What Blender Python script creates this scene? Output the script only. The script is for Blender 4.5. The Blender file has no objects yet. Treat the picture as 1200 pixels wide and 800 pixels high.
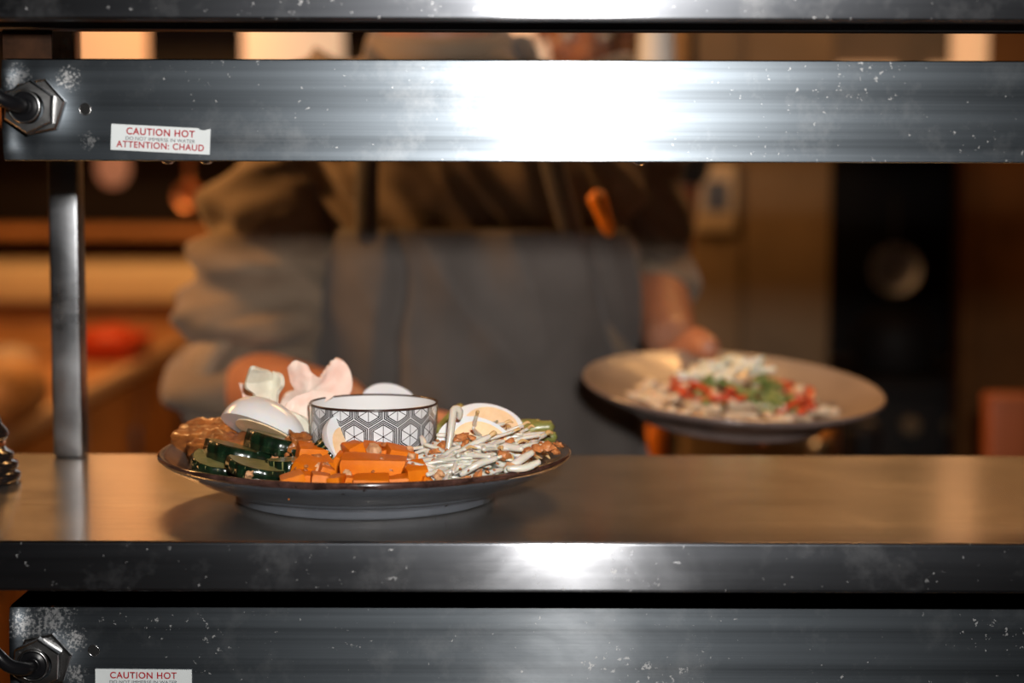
import bpy, bmesh, math, random
from mathutils import Vector, Matrix, Euler, noise

random.seed(7)
SC = bpy.context.scene
COL = SC.collection
PI = math.pi

# ------------------------------------------------------------------ camera
EYE = 1.371            # lens height
SHELF = 1.150          # top of the steel shelf
FPX = 2177.0           # focal length in pixels of the 1200 x 800 frame
PITCH = math.radians(5.30)
ROLL = 0.0024
cam_d = bpy.data.cameras.new('camera')
cam = bpy.data.objects.new('camera', cam_d)
COL.objects.link(cam)
cam_d.sensor_width = 36.0
cam_d.lens = FPX / 1200 * 36.0
cam_d.clip_start = 0.02
cam.matrix_world = (Matrix.Translation((0, 0, EYE)) @ Matrix.Rotation(PI / 2 - PITCH, 4, 'X')
                    @ Matrix.Rotation(ROLL, 4, 'Z'))
cam_d.dof.use_dof = True
cam_d.dof.focus_distance = 1.19
cam_d.dof.aperture_fstop = 3.5
cam_d.dof.aperture_blades = 0
SC.camera = cam

# ------------------------------------------------------------------ world, lights, exposure
w = bpy.data.worlds.new('world'); SC.world = w
w.use_nodes = True
w.node_tree.nodes['Background'].inputs[0].default_value = (0.55, 0.62, 0.75, 1)
w.node_tree.nodes['Background'].inputs[1].default_value = 0.012
SC.view_settings.view_transform = 'Standard'
SC.view_settings.look = 'None'
SC.view_settings.exposure = 0.0
SC.view_settings.gamma = 1.0
SC.view_settings.use_curve_mapping = False
SC.cycles.use_denoising = True
SC.cycles.sample_clamp_indirect = 6.0

def light(name, kind, loc, energy, color, size=0.1, size_y=None, target=None, spread=None):
    d = bpy.data.lights.new(name, kind)
    d.energy = energy; d.color = color
    if kind == 'AREA':
        d.size = size
        if size_y: d.shape = 'RECTANGLE'; d.size_y = size_y
        if spread: d.spread = math.radians(spread)
    elif kind in ('POINT', 'SPOT'):
        d.shadow_soft_size = size
    o = bpy.data.objects.new(name, d); COL.objects.link(o)
    o.location = loc
    if target is not None:
        o.rotation_euler = (Vector(target) - Vector(loc)).to_track_quat('-Z', 'Y').to_euler()
    return o

WARM = (1.0, 0.50, 0.17)
# the photographer's flash, on the hot shoe above the lens
light('camera_flash', 'AREA', (0.068, -0.01, EYE + 0.128), 7.6, (1.0, 0.97, 0.93), 0.065, 0.045, (0.068, 2.0, EYE + 0.03), 110)
# cool fill light added behind the camera to lift the dark steel fronts
light('added_cool_fill', 'AREA', (0.2, -1.6, 2.5), 2.2, (0.72, 0.84, 1.0), 1.2, 0.6, (0.2, -1.9, 0.5), 170)
# tungsten lamps of the kitchen ceiling
light('kitchen_ceiling_light', 'AREA', (-1.30, 1.95, 2.20), 17.0, WARM, 0.5, 0.3, (-0.15, 2.0, 1.35), 150)
light('kitchen_ceiling_light', 'AREA', (-0.9, 4.3, 2.6), 33.0, WARM, 0.9, 0.4, (-1.0, 4.6, 0.9), 170)
light('kitchen_ceiling_light', 'AREA', (1.0, 3.2, 2.6), 5.0, WARM, 0.6, 0.4, (0.6, 3.9, 1.2), 160)

light('added_sheen_light', 'AREA', (0.65, 2.55, 2.62), 3.2, WARM, 0.6, 0.25, (0.45, 1.5, 1.15), 90)  # warm light added to give the steel shelf a golden sheen

# ------------------------------------------------------------------ pixel helpers (1200 x 800 frame)
_R = cam.matrix_world.to_3x3()
def ray(px, py):
    return _R @ Vector(((px - 600) / FPX, -(py - 400) / FPX, -1.0))
def P(px, py, y):                      # point at depth y
    d = ray(px, py); t = y / d.y
    return Vector((0, 0, EYE)) + d * t
def PZ(px, py, z):                     # point at height z
    d = ray(px, py); t = (z - EYE) / d.z
    return Vector((0, 0, EYE)) + d * t

# ------------------------------------------------------------------ object helpers
def tag(o, label=None, cat=None, group=None, kind=None):
    if label: o['label'] = label
    if cat: o['category'] = cat
    if group: o['group'] = group
    if kind: o['kind'] = kind
    return o

def empty(name, loc=(0, 0, 0), label=None, cat=None, group=None, kind=None, rot=None):
    o = bpy.data.objects.new(name, None); COL.objects.link(o)
    o.location = loc
    o.empty_display_size = 0.02
    if rot: o.rotation_euler = rot
    return tag(o, label, cat, group, kind)

def mesh_obj(name, me, mat=None, parent=None, loc=None, rot=None, smooth=True):
    o = bpy.data.objects.new(name, me); COL.objects.link(o)
    if mat is not None and len(me.materials) == 0: me.materials.append(mat)
    if smooth is True:
        for p in me.polygons: p.use_smooth = True
    if parent is not None: o.parent = parent
    if loc is not None: o.location = loc
    if rot is not None: o.rotation_euler = rot
    return o

def bm_obj(name, bm, mat=None, parent=None, loc=None, rot=None, smooth=True):
    bmesh.ops.recalc_face_normals(bm, faces=bm.faces)
    me = bpy.data.meshes.new(name); bm.to_mesh(me); bm.free()
    o = mesh_obj(name, me, mat, parent, loc, rot, smooth)
    if smooth == 'auto':
        autosmooth(me)
    return o

def autosmooth(me, ang=35):
    bm = bmesh.new(); bm.from_mesh(me)
    for f in bm.faces: f.smooth = True
    for e in bm.edges:
        if len(e.link_faces) == 2 and e.calc_face_angle(0) > math.radians(ang): e.smooth = False
    bm.to_mesh(me); bm.free()

def add_box(bm, lo, hi, bevel=0.0, seg=2, M=None):
    lo = Vector(lo); hi = Vector(hi)
    r = bmesh.ops.create_cube(bm, size=1.0)
    vs = r['verts']
    c = (lo + hi) / 2; s = hi - lo
    for v in vs:
        v.co = Vector((v.co.x * s.x, v.co.y * s.y, v.co.z * s.z)) + c
    if bevel > 0:
        es = list({e for v in vs for e in v.link_edges})
        rr = bmesh.ops.bevel(bm, geom=es, offset=bevel, segments=seg, affect='EDGES', profile=0.5)
        vs = list({v for f in rr['faces'] for v in f.verts} | {v for v in vs if v.is_valid})
    if M is not None:
        for v in vs: v.co = M @ v.co
    return vs

def box_obj(name, lo, hi, mat, parent=None, bevel=0.002, seg=2):
    bm = bmesh.new(); add_box(bm, lo, hi, bevel, seg)
    return bm_obj(name, bm, mat, parent, smooth='auto')

def add_lathe(bm, prof, seg=64, M=None, close=True):
    """prof: list of (r, z)."""
    rings = []
    for r, z in prof:
        if r < 1e-6:
            rings.append([bm.verts.new((0, 0, z))])
        else:
            rings.append([bm.verts.new((r * math.cos(2 * PI * i / seg), r * math.sin(2 * PI * i / seg), z)) for i in range(seg)])
    for a, b in zip(rings, rings[1:]):
        for i in range(seg):
            j = (i + 1) % seg
            if len(a) == 1 and len(b) == 1: continue
            if len(a) == 1: bm.faces.new((a[0], b[i], b[j]))
            elif len(b) == 1: bm.faces.new((a[i], a[j], b[0]))
            else: bm.faces.new((a[i], a[j], b[j], b[i]))
    vs = [v for r in rings for v in r]
    if M is not None:
        for v in vs: v.co = M @ v.co
    return vs

def lathe_obj(name, prof, mat, parent=None, loc=None, rot=None, seg=64, smooth='auto'):
    bm = bmesh.new(); add_lathe(bm, prof, seg)
    return bm_obj(name, bm, mat, parent, loc, rot, smooth)

def add_tube(bm, pts, radii, seg=10, cap=True, flat=1.0):
    pts = [Vector(p) for p in pts]
    if not hasattr(radii, '__len__'): radii = [radii] * len(pts)
    n = len(pts)
    up = None; rings = []
    for i in range(n):
        t = (pts[min(i + 1, n - 1)] - pts[max(i - 1, 0)]).normalized()
        if up is None:
            up = Vector((0, 0, 1)) if abs(t.z) < 0.9 else Vector((0, 1, 0))
        s = t.cross(up).normalized(); up = s.cross(t).normalized()
        rings.append([bm.verts.new(pts[i] + (s * math.cos(2 * PI * k / seg) + up * flat * math.sin(2 * PI * k / seg)) * radii[i]) for k in range(seg)])
    for a, b in zip(rings, rings[1:]):
        for k in range(seg):
            j = (k + 1) % seg
            bm.faces.new((a[k], a[j], b[j], b[k]))
    if cap:
        for ring, d in ((rings[0], -1), (rings[-1], 1)):
            i = 0 if d < 0 else n - 1
            t = (pts[min(i + 1, n - 1)] - pts[max(i - 1, 0)]).normalized() * d
            c = bm.verts.new(pts[i] + t * radii[i] * 0.6)
            for k in range(seg): bm.faces.new((ring[k], ring[(k + 1) % seg], c))

def smooth_path(pts, n=24):
    """Catmull-Rom through pts"""
    pts = [Vector(p) for p in pts]
    if len(pts) == 2: return [pts[0].lerp(pts[1], i / (n - 1)) for i in range(n)]
    ext = [pts[0] * 2 - pts[1]] + pts + [pts[-1] * 2 - pts[-2]]
    out = []
    m = len(pts) - 1
    for i in range(n):
        u = i / (n - 1) * m; k = min(int(u), m - 1); t = u - k
        a, b, c, d = ext[k:k + 4]
        out.append(0.5 * ((2 * b) + (c - a) * t + (2 * a - 5 * b + 4 * c - d) * t * t + (3 * b - a - 3 * c + d) * t ** 3))
    return out

def tube_obj(name, pts, radii, mat, parent=None, seg=12, n=28, cap=True):
    bm = bmesh.new()
    path = smooth_path(pts, n)
    if hasattr(radii, '__len__'):
        m = len(radii) - 1; rr = []
        for i in range(n):
            u = i / (n - 1) * m; k = min(int(u), m - 1)
            rr.append(radii[k] * (1 - (u - k)) + radii[k + 1] * (u - k))
    else: rr = [radii] * n
    add_tube(bm, path, rr, seg, cap)
    return bm_obj(name, bm, mat, parent)

def copy_tree(o, parent=None):
    c = o.copy(); COL.objects.link(c)
    if parent is not None: c.parent = parent
    for ch in o.children: copy_tree(ch, c)
    return c

# union of overlapping closed pieces into one continuous surface
def add_limb(bm, a, b, ra, rb, seg=20):
    a = Vector(a); b = Vector(b); d = b - a; L = d.length
    if L > 1e-6:
        M = Matrix.Translation((a + b) / 2) @ d.to_track_quat('Z', 'Y').to_matrix().to_4x4()
        bmesh.ops.create_cone(bm, cap_ends=True, segments=seg, radius1=ra, radius2=rb, depth=L, matrix=M)
    for p, r in ((a, ra), (b, rb)):
        bmesh.ops.create_icosphere(bm, subdivisions=3, radius=r, matrix=Matrix.Translation(p))
def add_ball(bm, c, s, R=None):
    M = Matrix.Translation(c)
    if R is not None: M = M @ R.to_4x4()
    M = M @ Matrix.Diagonal((*s, 1)) if hasattr(s, '__len__') else M @ Matrix.Scale(s, 4)
    bmesh.ops.create_icosphere(bm, subdivisions=4, radius=1.0, matrix=M)
def add_loft(bm, rings, seg=40, p=2.4):
    """rings: (cx, cy, z, a, b) superellipse sections, closed at both ends"""
    R = []
    for cx, cy, z, a, b in rings:
        ring = []
        for i in range(seg):
            t = 2 * PI * i / seg; c = math.cos(t); s = math.sin(t)
            ring.append(bm.verts.new((cx + a * math.copysign(abs(c) ** (2 / p), c), cy + b * math.copysign(abs(s) ** (2 / p), s), z)))
        R.append(ring)
    for u, v in zip(R, R[1:]):
        for i in range(seg): bm.faces.new((u[i], u[(i + 1) % seg], v[(i + 1) % seg], v[i]))
    bm.faces.new(R[0][::-1]); bm.faces.new(R[-1])
def fuse(bm, voxel, smooth=4, factor=0.5):
    bmesh.ops.recalc_face_normals(bm, faces=bm.faces)
    me = bpy.data.meshes.new('tmp'); bm.to_mesh(me); bm.free()
    o = bpy.data.objects.new('tmp', me); COL.objects.link(o)
    m = o.modifiers.new('r', 'REMESH'); m.mode = 'VOXEL'; m.voxel_size = voxel; m.use_smooth_shade = True
    if smooth:
        s = o.modifiers.new('s', 'SMOOTH'); s.iterations = smooth; s.factor = factor
    dg = bpy.context.evaluated_depsgraph_get(); dg.update()
    out = bpy.data.meshes.new_from_object(o.evaluated_get(dg))
    bpy.data.objects.remove(o); bpy.data.meshes.remove(me)
    return out
def with_mods(o, *mods):
    for kind, props in mods:
        m = o.modifiers.new(kind.lower(), kind)
        for k, v in props.items(): setattr(m, k, v)
    dg = bpy.context.evaluated_depsgraph_get(); dg.update()
    me = bpy.data.meshes.new_from_object(o.evaluated_get(dg))
    o.modifiers.clear(); o.data = me
    for p in me.polygons: p.use_smooth = True
    return o

# ------------------------------------------------------------------ material helpers
class NT:
    def __init__(s, name):
        s.m = bpy.data.materials.new(name); s.m.use_nodes = True
        s.t = s.m.node_tree; s.t.nodes.clear()
        s.out = s.t.nodes.new('ShaderNodeOutputMaterial')
        s.b = s.t.nodes.new('ShaderNodeBsdfPrincipled')
        s.t.links.new(s.b.outputs[0], s.out.inputs[0])
        s._oc = None
    def set(s, k, v):
        if hasattr(v, 'is_output') or isinstance(v, bpy.types.NodeSocket): s.t.links.new(v, s.b.inputs[k])
        else:
            if isinstance(v, tuple) and len(v) == 3 and s.b.inputs[k].type == 'RGBA': v = (*v, 1)
            s.b.inputs[k].default_value = v
    @property
    def oc(s):
        if s._oc is None:
            s._oc = s.t.nodes.new('ShaderNodeTexCoord').outputs['Object']
        return s._oc
    def map(s, scale=(1, 1, 1), rot=(0, 0, 0), vec=None):
        n = s.t.nodes.new('ShaderNodeMapping')
        n.inputs['Scale'].default_value = scale; n.inputs['Rotation'].default_value = rot
        s.t.links.new(vec if vec is not None else s.oc, n.inputs['Vector']); return n.outputs[0]
    def noise(s, scale=5, detail=3, rough=0.5, vec=None, dist=0.0, col=False):
        n = s.t.nodes.new('ShaderNodeTexNoise')
        n.inputs['Scale'].default_value = scale; n.inputs['Detail'].default_value = detail
        n.inputs['Roughness'].default_value = rough; n.inputs['Distortion'].default_value = dist
        s.t.links.new(vec if vec is not None else s.oc, n.inputs['Vector'])
        return n.outputs['Color' if col else 0]
    def voronoi(s, scale=5, vec=None, feature='F1', rnd=1.0):
        n = s.t.nodes.new('ShaderNodeTexVoronoi'); n.feature = feature
        n.inputs['Scale'].default_value = scale; n.inputs['Randomness'].default_value = rnd
        s.t.links.new(vec if vec is not None else s.oc, n.inputs['Vector']); return n.outputs[0]
    def ramp(s, fac, stops, interp='LINEAR'):
        n = s.t.nodes.new('ShaderNodeValToRGB'); n.color_ramp.interpolation = interp
        el = n.color_ramp.elements
        while len(el) < len(stops): el.new(0.5)
        for e, (p, c) in zip(el, stops):
            e.position = p
            if not hasattr(c, '__len__'): c = (c, c, c)
            e.color = (*c, 1) if len(c) == 3 else c
        s.t.links.new(fac, n.inputs[0]); return n.outputs[0]
    def math(s, op, a, b=None, c=None, clamp=False):
        n = s.t.nodes.new('ShaderNodeMath'); n.operation = op; n.use_clamp = clamp
        for i, v in enumerate((a, b, c)):
            if v is None: continue
            if isinstance(v, (int, float)): n.inputs[i].default_value = v
            else: s.t.links.new(v, n.inputs[i])
        return n.outputs[0]
    def mix(s, fac, a, b):
        n = s.t.nodes.new('ShaderNodeMix'); n.data_type = 'RGBA'
        for i, v in ((0, fac), (6, a), (7, b)):
            if isinstance(v, (int, float)): n.inputs[i].default_value = v
            elif isinstance(v, tuple): n.inputs[i].default_value = (*v, 1) if len(v) == 3 else v
            else: s.t.links.new(v, n.inputs[i])
        return n.outputs[2]
    def bump(s, h, strength=0.3, dist=0.001):
        n = s.t.nodes.new('ShaderNodeBump'); n.inputs['Strength'].default_value = strength
        n.inputs['Distance'].default_value = dist
        s.t.links.new(h, n.inputs['Height']); s.t.links.new(n.outputs[0], s.b.inputs['Normal'])
    def sep(s, vec=None):
        n = s.t.nodes.new('ShaderNodeSeparateXYZ'); s.t.links.new(vec if vec is not None else s.oc, n.inputs[0])
        return n.outputs
    def vec(s, x, y, z):
        n = s.t.nodes.new('ShaderNodeCombineXYZ')
        for i, v in enumerate((x, y, z)):
            if isinstance(v, (int, float)): n.inputs[i].default_value = v
            else: s.t.links.new(v, n.inputs[i])
        return n.outputs[0]

def simple(name, color, rough=0.5, metal=0.0, var=0.0, scale=40, bump=0.0, spec=0.5, sss=0.0, trans=0.0, coat=0.0):
    n = NT(name)
    if var > 0:
        f = n.noise(scale, 4, 0.6)
        lo = tuple(max(0, c * (1 - var)) for c in color); hi = tuple(min(1, c * (1 + var)) for c in color)
        n.set('Base Color', n.ramp(f, [(0.3, lo), (0.7, hi)]))
    else: n.set('Base Color', color)
    n.set('Roughness', rough); n.set('Metallic', metal); n.set('Specular IOR Level', spec)
    if sss: n.set('Subsurface Weight', sss); n.set('Subsurface Radius', (0.006, 0.003, 0.002)); n.set('Subsurface Scale', 1.0)
    if coat: n.set('Coat Weight', coat); n.set('Coat Roughness', 0.08)
    if bump: n.bump(n.noise(scale * 2, 4, 0.6), bump, 0.002)
    return n.m

def emissive(name, color, strength):
    n = NT(name); n.set('Base Color', color); n.set('Emission Color', color); n.set('Emission Strength', strength)
    n.set('Roughness', 0.7)
    return n.m

def steel(name, base=(0.60, 0.61, 0.63), r0=0.22, r1=0.36, aniso=0.8, tangent=(0, 0, 1), brush=(3, 60, 160), flecks=0.5, smudge=0.12, bumpk=0.06, broad=None, spots=()):
    """brushed steel; broad = (weight, colour, roughness, anisotropy) of the wide sheen of scratched, greasy metal"""
    n = NT(name)
    br = n.noise(1.0, 6, 0.7, n.map(brush))                        # brushing lines
    sm = n.noise(9, 5, 0.65, n.map((1, 1, 1.6)), 0.6)              # greasy wipe marks
    wipe = n.noise(1.0, 5, 0.65, n.map(tuple(b * 0.22 for b in brush)), 0.3)
    r = n.math('ADD', n.math('MULTIPLY', br, r1 - r0), r0)
    r = n.math('ADD', r, n.math('MULTIPLY', n.math('SUBTRACT', sm, 0.5), smudge * 2), clamp=True)
    fl = n.noise(230, 4, 0.65)
    mask = n.ramp(n.noise(11, 4, 0.65), [(0.45, 0.0), (0.75, 1.0)])
    f = n.math('GREATER_THAN', n.math('ADD', fl, n.math('MULTIPLY', mask, 0.14)), 0.712)
    haze = n.math('MULTIPLY', n.ramp(n.noise(26, 5, 0.7), [(0.52, 0.0), (0.80, 1.0)]), 0.22)
    f = n.math('MAXIMUM', f, haze)
    f = n.math('MULTIPLY', f, flecks)
    if spots:                                                      # chalky splashes left on the sheet
        X, Yy, Z = n.sep()
        speck = n.noise(520, 3, 0.7)
        for sx, sz, sr, amt in spots:
            dx = n.math('SUBTRACT', X, sx); dz = n.math('SUBTRACT', Z, sz)
            dd = n.math('DIVIDE', n.math('SQRT', n.math('ADD', n.math('MULTIPLY', dx, dx), n.math('MULTIPLY', dz, dz))), sr)
            g = n.math('SUBTRACT', 1.0, dd, clamp=True)
            sp = n.math('MULTIPLY', n.ramp(n.math('ADD', speck, n.math('MULTIPLY', g, 0.22)), [(0.58, 0.0), (0.72, 1.0)]), n.math('MULTIPLY', n.math('GREATER_THAN', g, 0.02), amt))
            f = n.math('MAXIMUM', f, sp)
    dark = n.ramp(sm, [(0.35, tuple(c * 0.72 for c in base)), (0.65, base)])
    col = n.mix(f, dark, (0.62, 0.61, 0.60))
    n.set('Base Color', col); n.set('Roughness', r)
    n.set('Metallic', n.math('SUBTRACT', 1.0, f))
    n.set('Anisotropic', aniso)
    tv = n.vec(*tangent)
    n.t.links.new(tv, n.b.inputs['Tangent'])
    n.bump(n.math('ADD', br, n.math('MULTIPLY', f, 0.6)), bumpk, 0.0006)
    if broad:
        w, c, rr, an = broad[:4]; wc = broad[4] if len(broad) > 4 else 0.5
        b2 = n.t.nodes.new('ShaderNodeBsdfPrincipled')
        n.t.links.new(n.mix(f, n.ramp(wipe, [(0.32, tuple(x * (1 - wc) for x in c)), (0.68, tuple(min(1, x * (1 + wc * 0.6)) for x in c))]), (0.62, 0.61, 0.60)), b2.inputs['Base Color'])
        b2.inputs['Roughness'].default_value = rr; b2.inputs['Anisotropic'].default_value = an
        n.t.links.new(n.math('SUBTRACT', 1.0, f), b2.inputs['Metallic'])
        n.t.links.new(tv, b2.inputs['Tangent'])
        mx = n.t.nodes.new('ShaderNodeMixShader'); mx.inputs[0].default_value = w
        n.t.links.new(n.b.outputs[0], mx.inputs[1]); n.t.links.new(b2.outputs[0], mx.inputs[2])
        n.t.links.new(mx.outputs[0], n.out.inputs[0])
    return n.m
# ------------------------------------------------------------------ the room
_YF = PZ(600, 635, SHELF).y + 0.045
SPOTS = []
for _x, _y, _d, _r, _a in ((80, 92, 0, 17, 0.55), (22, 92, 0, 20, 0.25), (105, 165, 0, 12, 0.25), (60, 725, 0.045, 34, 0.35), (88, 748, 0.045, 18, 0.5), (30, 730, 0.045, 26, 0.4), (90, 790, 0.045, 16, 0.4)):
    _p = P(_x, _y, _YF + _d); SPOTS.append((_p.x, _p.z, _r * _YF / FPX, _a))
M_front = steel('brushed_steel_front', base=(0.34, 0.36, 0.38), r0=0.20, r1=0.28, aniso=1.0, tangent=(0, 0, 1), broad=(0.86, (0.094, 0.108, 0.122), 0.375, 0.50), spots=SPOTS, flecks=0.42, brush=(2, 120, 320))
M_lip = steel('worn_steel_lip', base=(0.50, 0.51, 0.54), r0=0.18, r1=0.27, aniso=1.0, tangent=(0, 0, 1), flecks=0.45, smudge=0.08, broad=(0.60, (0.068, 0.072, 0.080), 0.36, 0.4))
M_top = steel('brushed_steel_shelf', base=(0.63, 0.59, 0.54), r0=0.15, r1=0.26, aniso=0.55, tangent=(0, 1, 0), brush=(3, 140, 60), flecks=0.08, smudge=0.05, broad=(0.15, (0.52, 0.49, 0.45), 0.46, 0.3, 0.2))
M_post = steel('scuffed_steel_post', base=(0.36,0.37,0.39), r0=0.25, r1=0.40, aniso=0.0, tangent=(1, 0, 0), brush=(160, 60, 3), flecks=0.6, smudge=0.2)
M_dark_steel = steel('dull_dark_steel', base=(0.20, 0.20, 0.21), r0=0.40, r1=0.55, aniso=0.3, flecks=0.2)
M_nut = steel('zinc_nut', base=(0.46, 0.46, 0.46), r0=0.17, r1=0.28, aniso=0.0, flecks=0.2)
M_black = simple('black_rubber', (0.006, 0.006, 0.007), 0.30, spec=0.22)
M_gloss_black = simple('glossy_black', (0.010, 0.009, 0.009), 0.16, coat=0.5)
M_copper = simple('copper', (0.75, 0.33, 0.15), 0.3, 1.0)
M_rust = simple('tarnished_bracket', (0.03, 0.012, 0.005), 0.8, spec=0.15, var=0.5, scale=60)
M_hole_shade = simple('hole_shade_black', (0.002, 0.002, 0.002), 0.9)

M_floor = simple('kitchen_floor', (0.10, 0.07, 0.05), 0.5, var=0.25, scale=3)
M_wall = simple('kitchen_wall', (0.27, 0.155, 0.085), 0.7, var=0.12, scale=2)
M_wall_dark = simple('dining_wall', (0.05, 0.055, 0.065), 0.8, var=0.2, scale=2)
M_ceil = simple('ceiling_paint', (0.22, 0.19, 0.16), 0.8, var=0.1, scale=2)

X0, X1, Y0, Y1, ZC = -2.4, 2.6, -2.6, 6.0, 2.85
def struct(name, lo, hi, mat):
    return tag(box_obj(name, lo, hi, mat, bevel=0), kind='structure')
struct('floor', (X0, Y0, -0.1), (X1, Y1, 0), M_floor)
struct('ceiling', (X0, Y0, ZC), (X1, Y1, ZC + 0.1), M_ceil)
struct('wall_back', (X0, Y1, 0), (X1, Y1 + 0.1, ZC), M_wall)
struct('wall_left', (X0 - 0.1, Y0, 0), (X0, Y1, ZC), M_wall)
struct('wall_right', (X1, Y0, 0), (X1 + 0.1, Y1, ZC), M_wall)
struct('wall_front', (X0, Y0 - 0.1, 0), (X1, Y0, ZC), M_wall_dark)

# ------------------------------------------------------------------ the pass: two steel shelves on posts, a strip heater under each
YF = PZ(600, 635, SHELF).y          # front edge of the lower shelf
YB = PZ(600, 533, SHELF).y          # back edge
LIPZ = P(600, 694, YF).z            # bottom of its front lip
U_LIPB = P(600, 24, YF).z           # bottom of the upper shelf's lip
UTOP = U_LIPB + (SHELF - LIPZ)
SX0, SX1 = -0.80, 1.15

def pass_shelf(name, top, label):
    root = empty(name, ((SX0 + SX1) / 2, YF, top), label, 'shelf', 'steel pass shelves')
    ox, oy, oz = root.location
    H = SHELF - LIPZ
    t = 0.0016
    def loc(o): o.matrix_parent_inverse = Matrix.Translation((-ox, -oy, -oz)); return o
    # the sheet
    bm = bmesh.new(); add_box(bm, (SX0, YF + 0.0022, top - t), (SX1, YB, top), 0)
    loc(bm_obj('shelf_sheet', bm, M_top, root, smooth='auto'))
    # rolled front edge and lip
    bm = bmesh.new()
    prof = [(YF + 0.004, top - 0.0001)]
    for k in range(7):
        a = PI / 2 * k / 6
        prof.append((YF + 0.0022 - 0.0022 * math.sin(a), top - 0.0022 + 0.0022 * math.cos(a)))
    for k in range(7):
        a = PI / 2 * k / 6
        prof.append((YF + 0.0022 - 0.0022 * math.cos(a), top - H + 0.0022 - 0.0022 * math.sin(a)))
    prof += [(YF + 0.018, top - H), (YF + 0.018, top - H + t), (YF + 0.004, top - H + t), (YF + t, top - H + 0.004), (YF + t, top - 0.004), (YF + 0.004, top - t)]
    ends = []
    for x in (SX0, SX1):
        ends.append([bm.verts.new((x, y, z)) for y, z in prof])
    n = len(prof)
    for i in range(n):
        j = (i + 1) % n
        bm.faces.new((ends[0][i], ends[0][j], ends[1][j], ends[1][i]))
    bm.faces.new(ends[0][::-1]); bm.faces.new(ends[1])
    loc(bm_obj('front_lip', bm, M_lip, root, smooth='auto'))
    bm = bmesh.new(); add_box(bm, (SX0, YB - 0.0016, top - 0.012), (SX1, YB, top - 0.0017), 0)
    loc(bm_obj('back_flange', bm, M_dark_steel, root, smooth='auto'))
    bm = bmesh.new(); add_box(bm, (SX0 + 0.02, YF + 0.075, top - 0.030), (SX1 - 0.02, YF + 0.105, top - t - 0.0003), 0.002)
    loc(bm_obj('stiffening_channel', bm, M_dark_steel, root, smooth='auto'))
    return root
lower = pass_shelf('pass_shelf', SHELF, 'lower steel pass shelf carrying the plate of salad')
upper = pass_shelf('pass_shelf', UTOP, 'upper steel pass shelf above the hanging strip heater')

# square posts at the back edge
pl = PZ(62, 537, SHELF); pr = PZ(97, 537, SHELF)
PW = pr.x - pl.x
def pass_post(x, label):
    root = empty('pass_post', (x + PW / 2, pl.y + PW / 2, 0), label, 'post', 'steel posts of the pass')
    y0 = pl.y; y1 = y0 + PW
    for a, b in ((0.9, SHELF - 0.0018), (SHELF + 0.0002, UTOP - 0.0018)):
        bm = bmesh.new(); add_box(bm, (x, y0, a), (x + PW, y1, b), 0.0022, 3)
        o = bm_obj('tube', bm, M_post, root, smooth='auto')
        o.matrix_parent_inverse = Matrix.Translation(-root.location)
    return root
pass_post(pl.x, 'square steel post standing beside the black pepper mill')
pass_post(0.92, 'square steel post at the far end of the pass')
# base counter under the pass
base = empty('pass_counter', (0.2, YF + 0.2, 0), 'dark counter that carries the steel pass', 'counter')
for nm, lo, hi, m in (('cabinet', (-0.8, YF + 0.02, 0), (1.15, YB + 0.02, 0.865), M_dark_steel), ('worktop', (-0.82, YF - 0.02, 0.866), (1.17, YB + 0.05, 0.9), M_dark_steel)):
    o = box_obj(nm, lo, hi, m, base, 0.002); o.matrix_parent_inverse = Matrix.Translation(-base.location)

# ---- strip heaters
M_sticker = simple('sticker_paper', (0.55, 0.58, 0.585), 0.5, spec=0.3, var=0.06, scale=30)
M_red_ink = simple('red_ink', (0.33, 0.006, 0.014), 0.7, spec=0.1)
M_grey_ink = simple('grey_ink', (0.05, 0.055, 0.065), 0.7, spec=0.1)
M_glow = emissive('heater_element_glow', (1.0, 0.35, 0.09), 6.0)

def lettering(name, body, size_w, height, mat, parent, M, bold=0.0):
    cu = bpy.data.curves.new(name, 'FONT'); cu.body = body; cu.size = 1.0; cu.offset = bold; cu.extrude = 0.0; cu.space_character = 1.0 + bold * 5
    o = bpy.data.objects.new('tmp', cu); COL.objects.link(o)
    dg = bpy.context.evaluated_depsgraph_get(); dg.update()
    me = bpy.data.meshes.new_from_object(o.evaluated_get(dg)); bpy.data.objects.remove(o)
    xs = [v.co.x for v in me.vertices]; ys = [v.co.y for v in me.vertices]
    sx = size_w / (max(xs) - min(xs)); sy = height / (max(ys) - min(ys))
    cx = (max(xs) + min(xs)) / 2; cy = (max(ys) + min(ys)) / 2
    for v in me.vertices: v.co = M @ Vector(((v.co.x - cx) * sx, (v.co.y - cy) * sy, 0))
    return mesh_obj(name, me, mat, parent, smooth=False)

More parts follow.
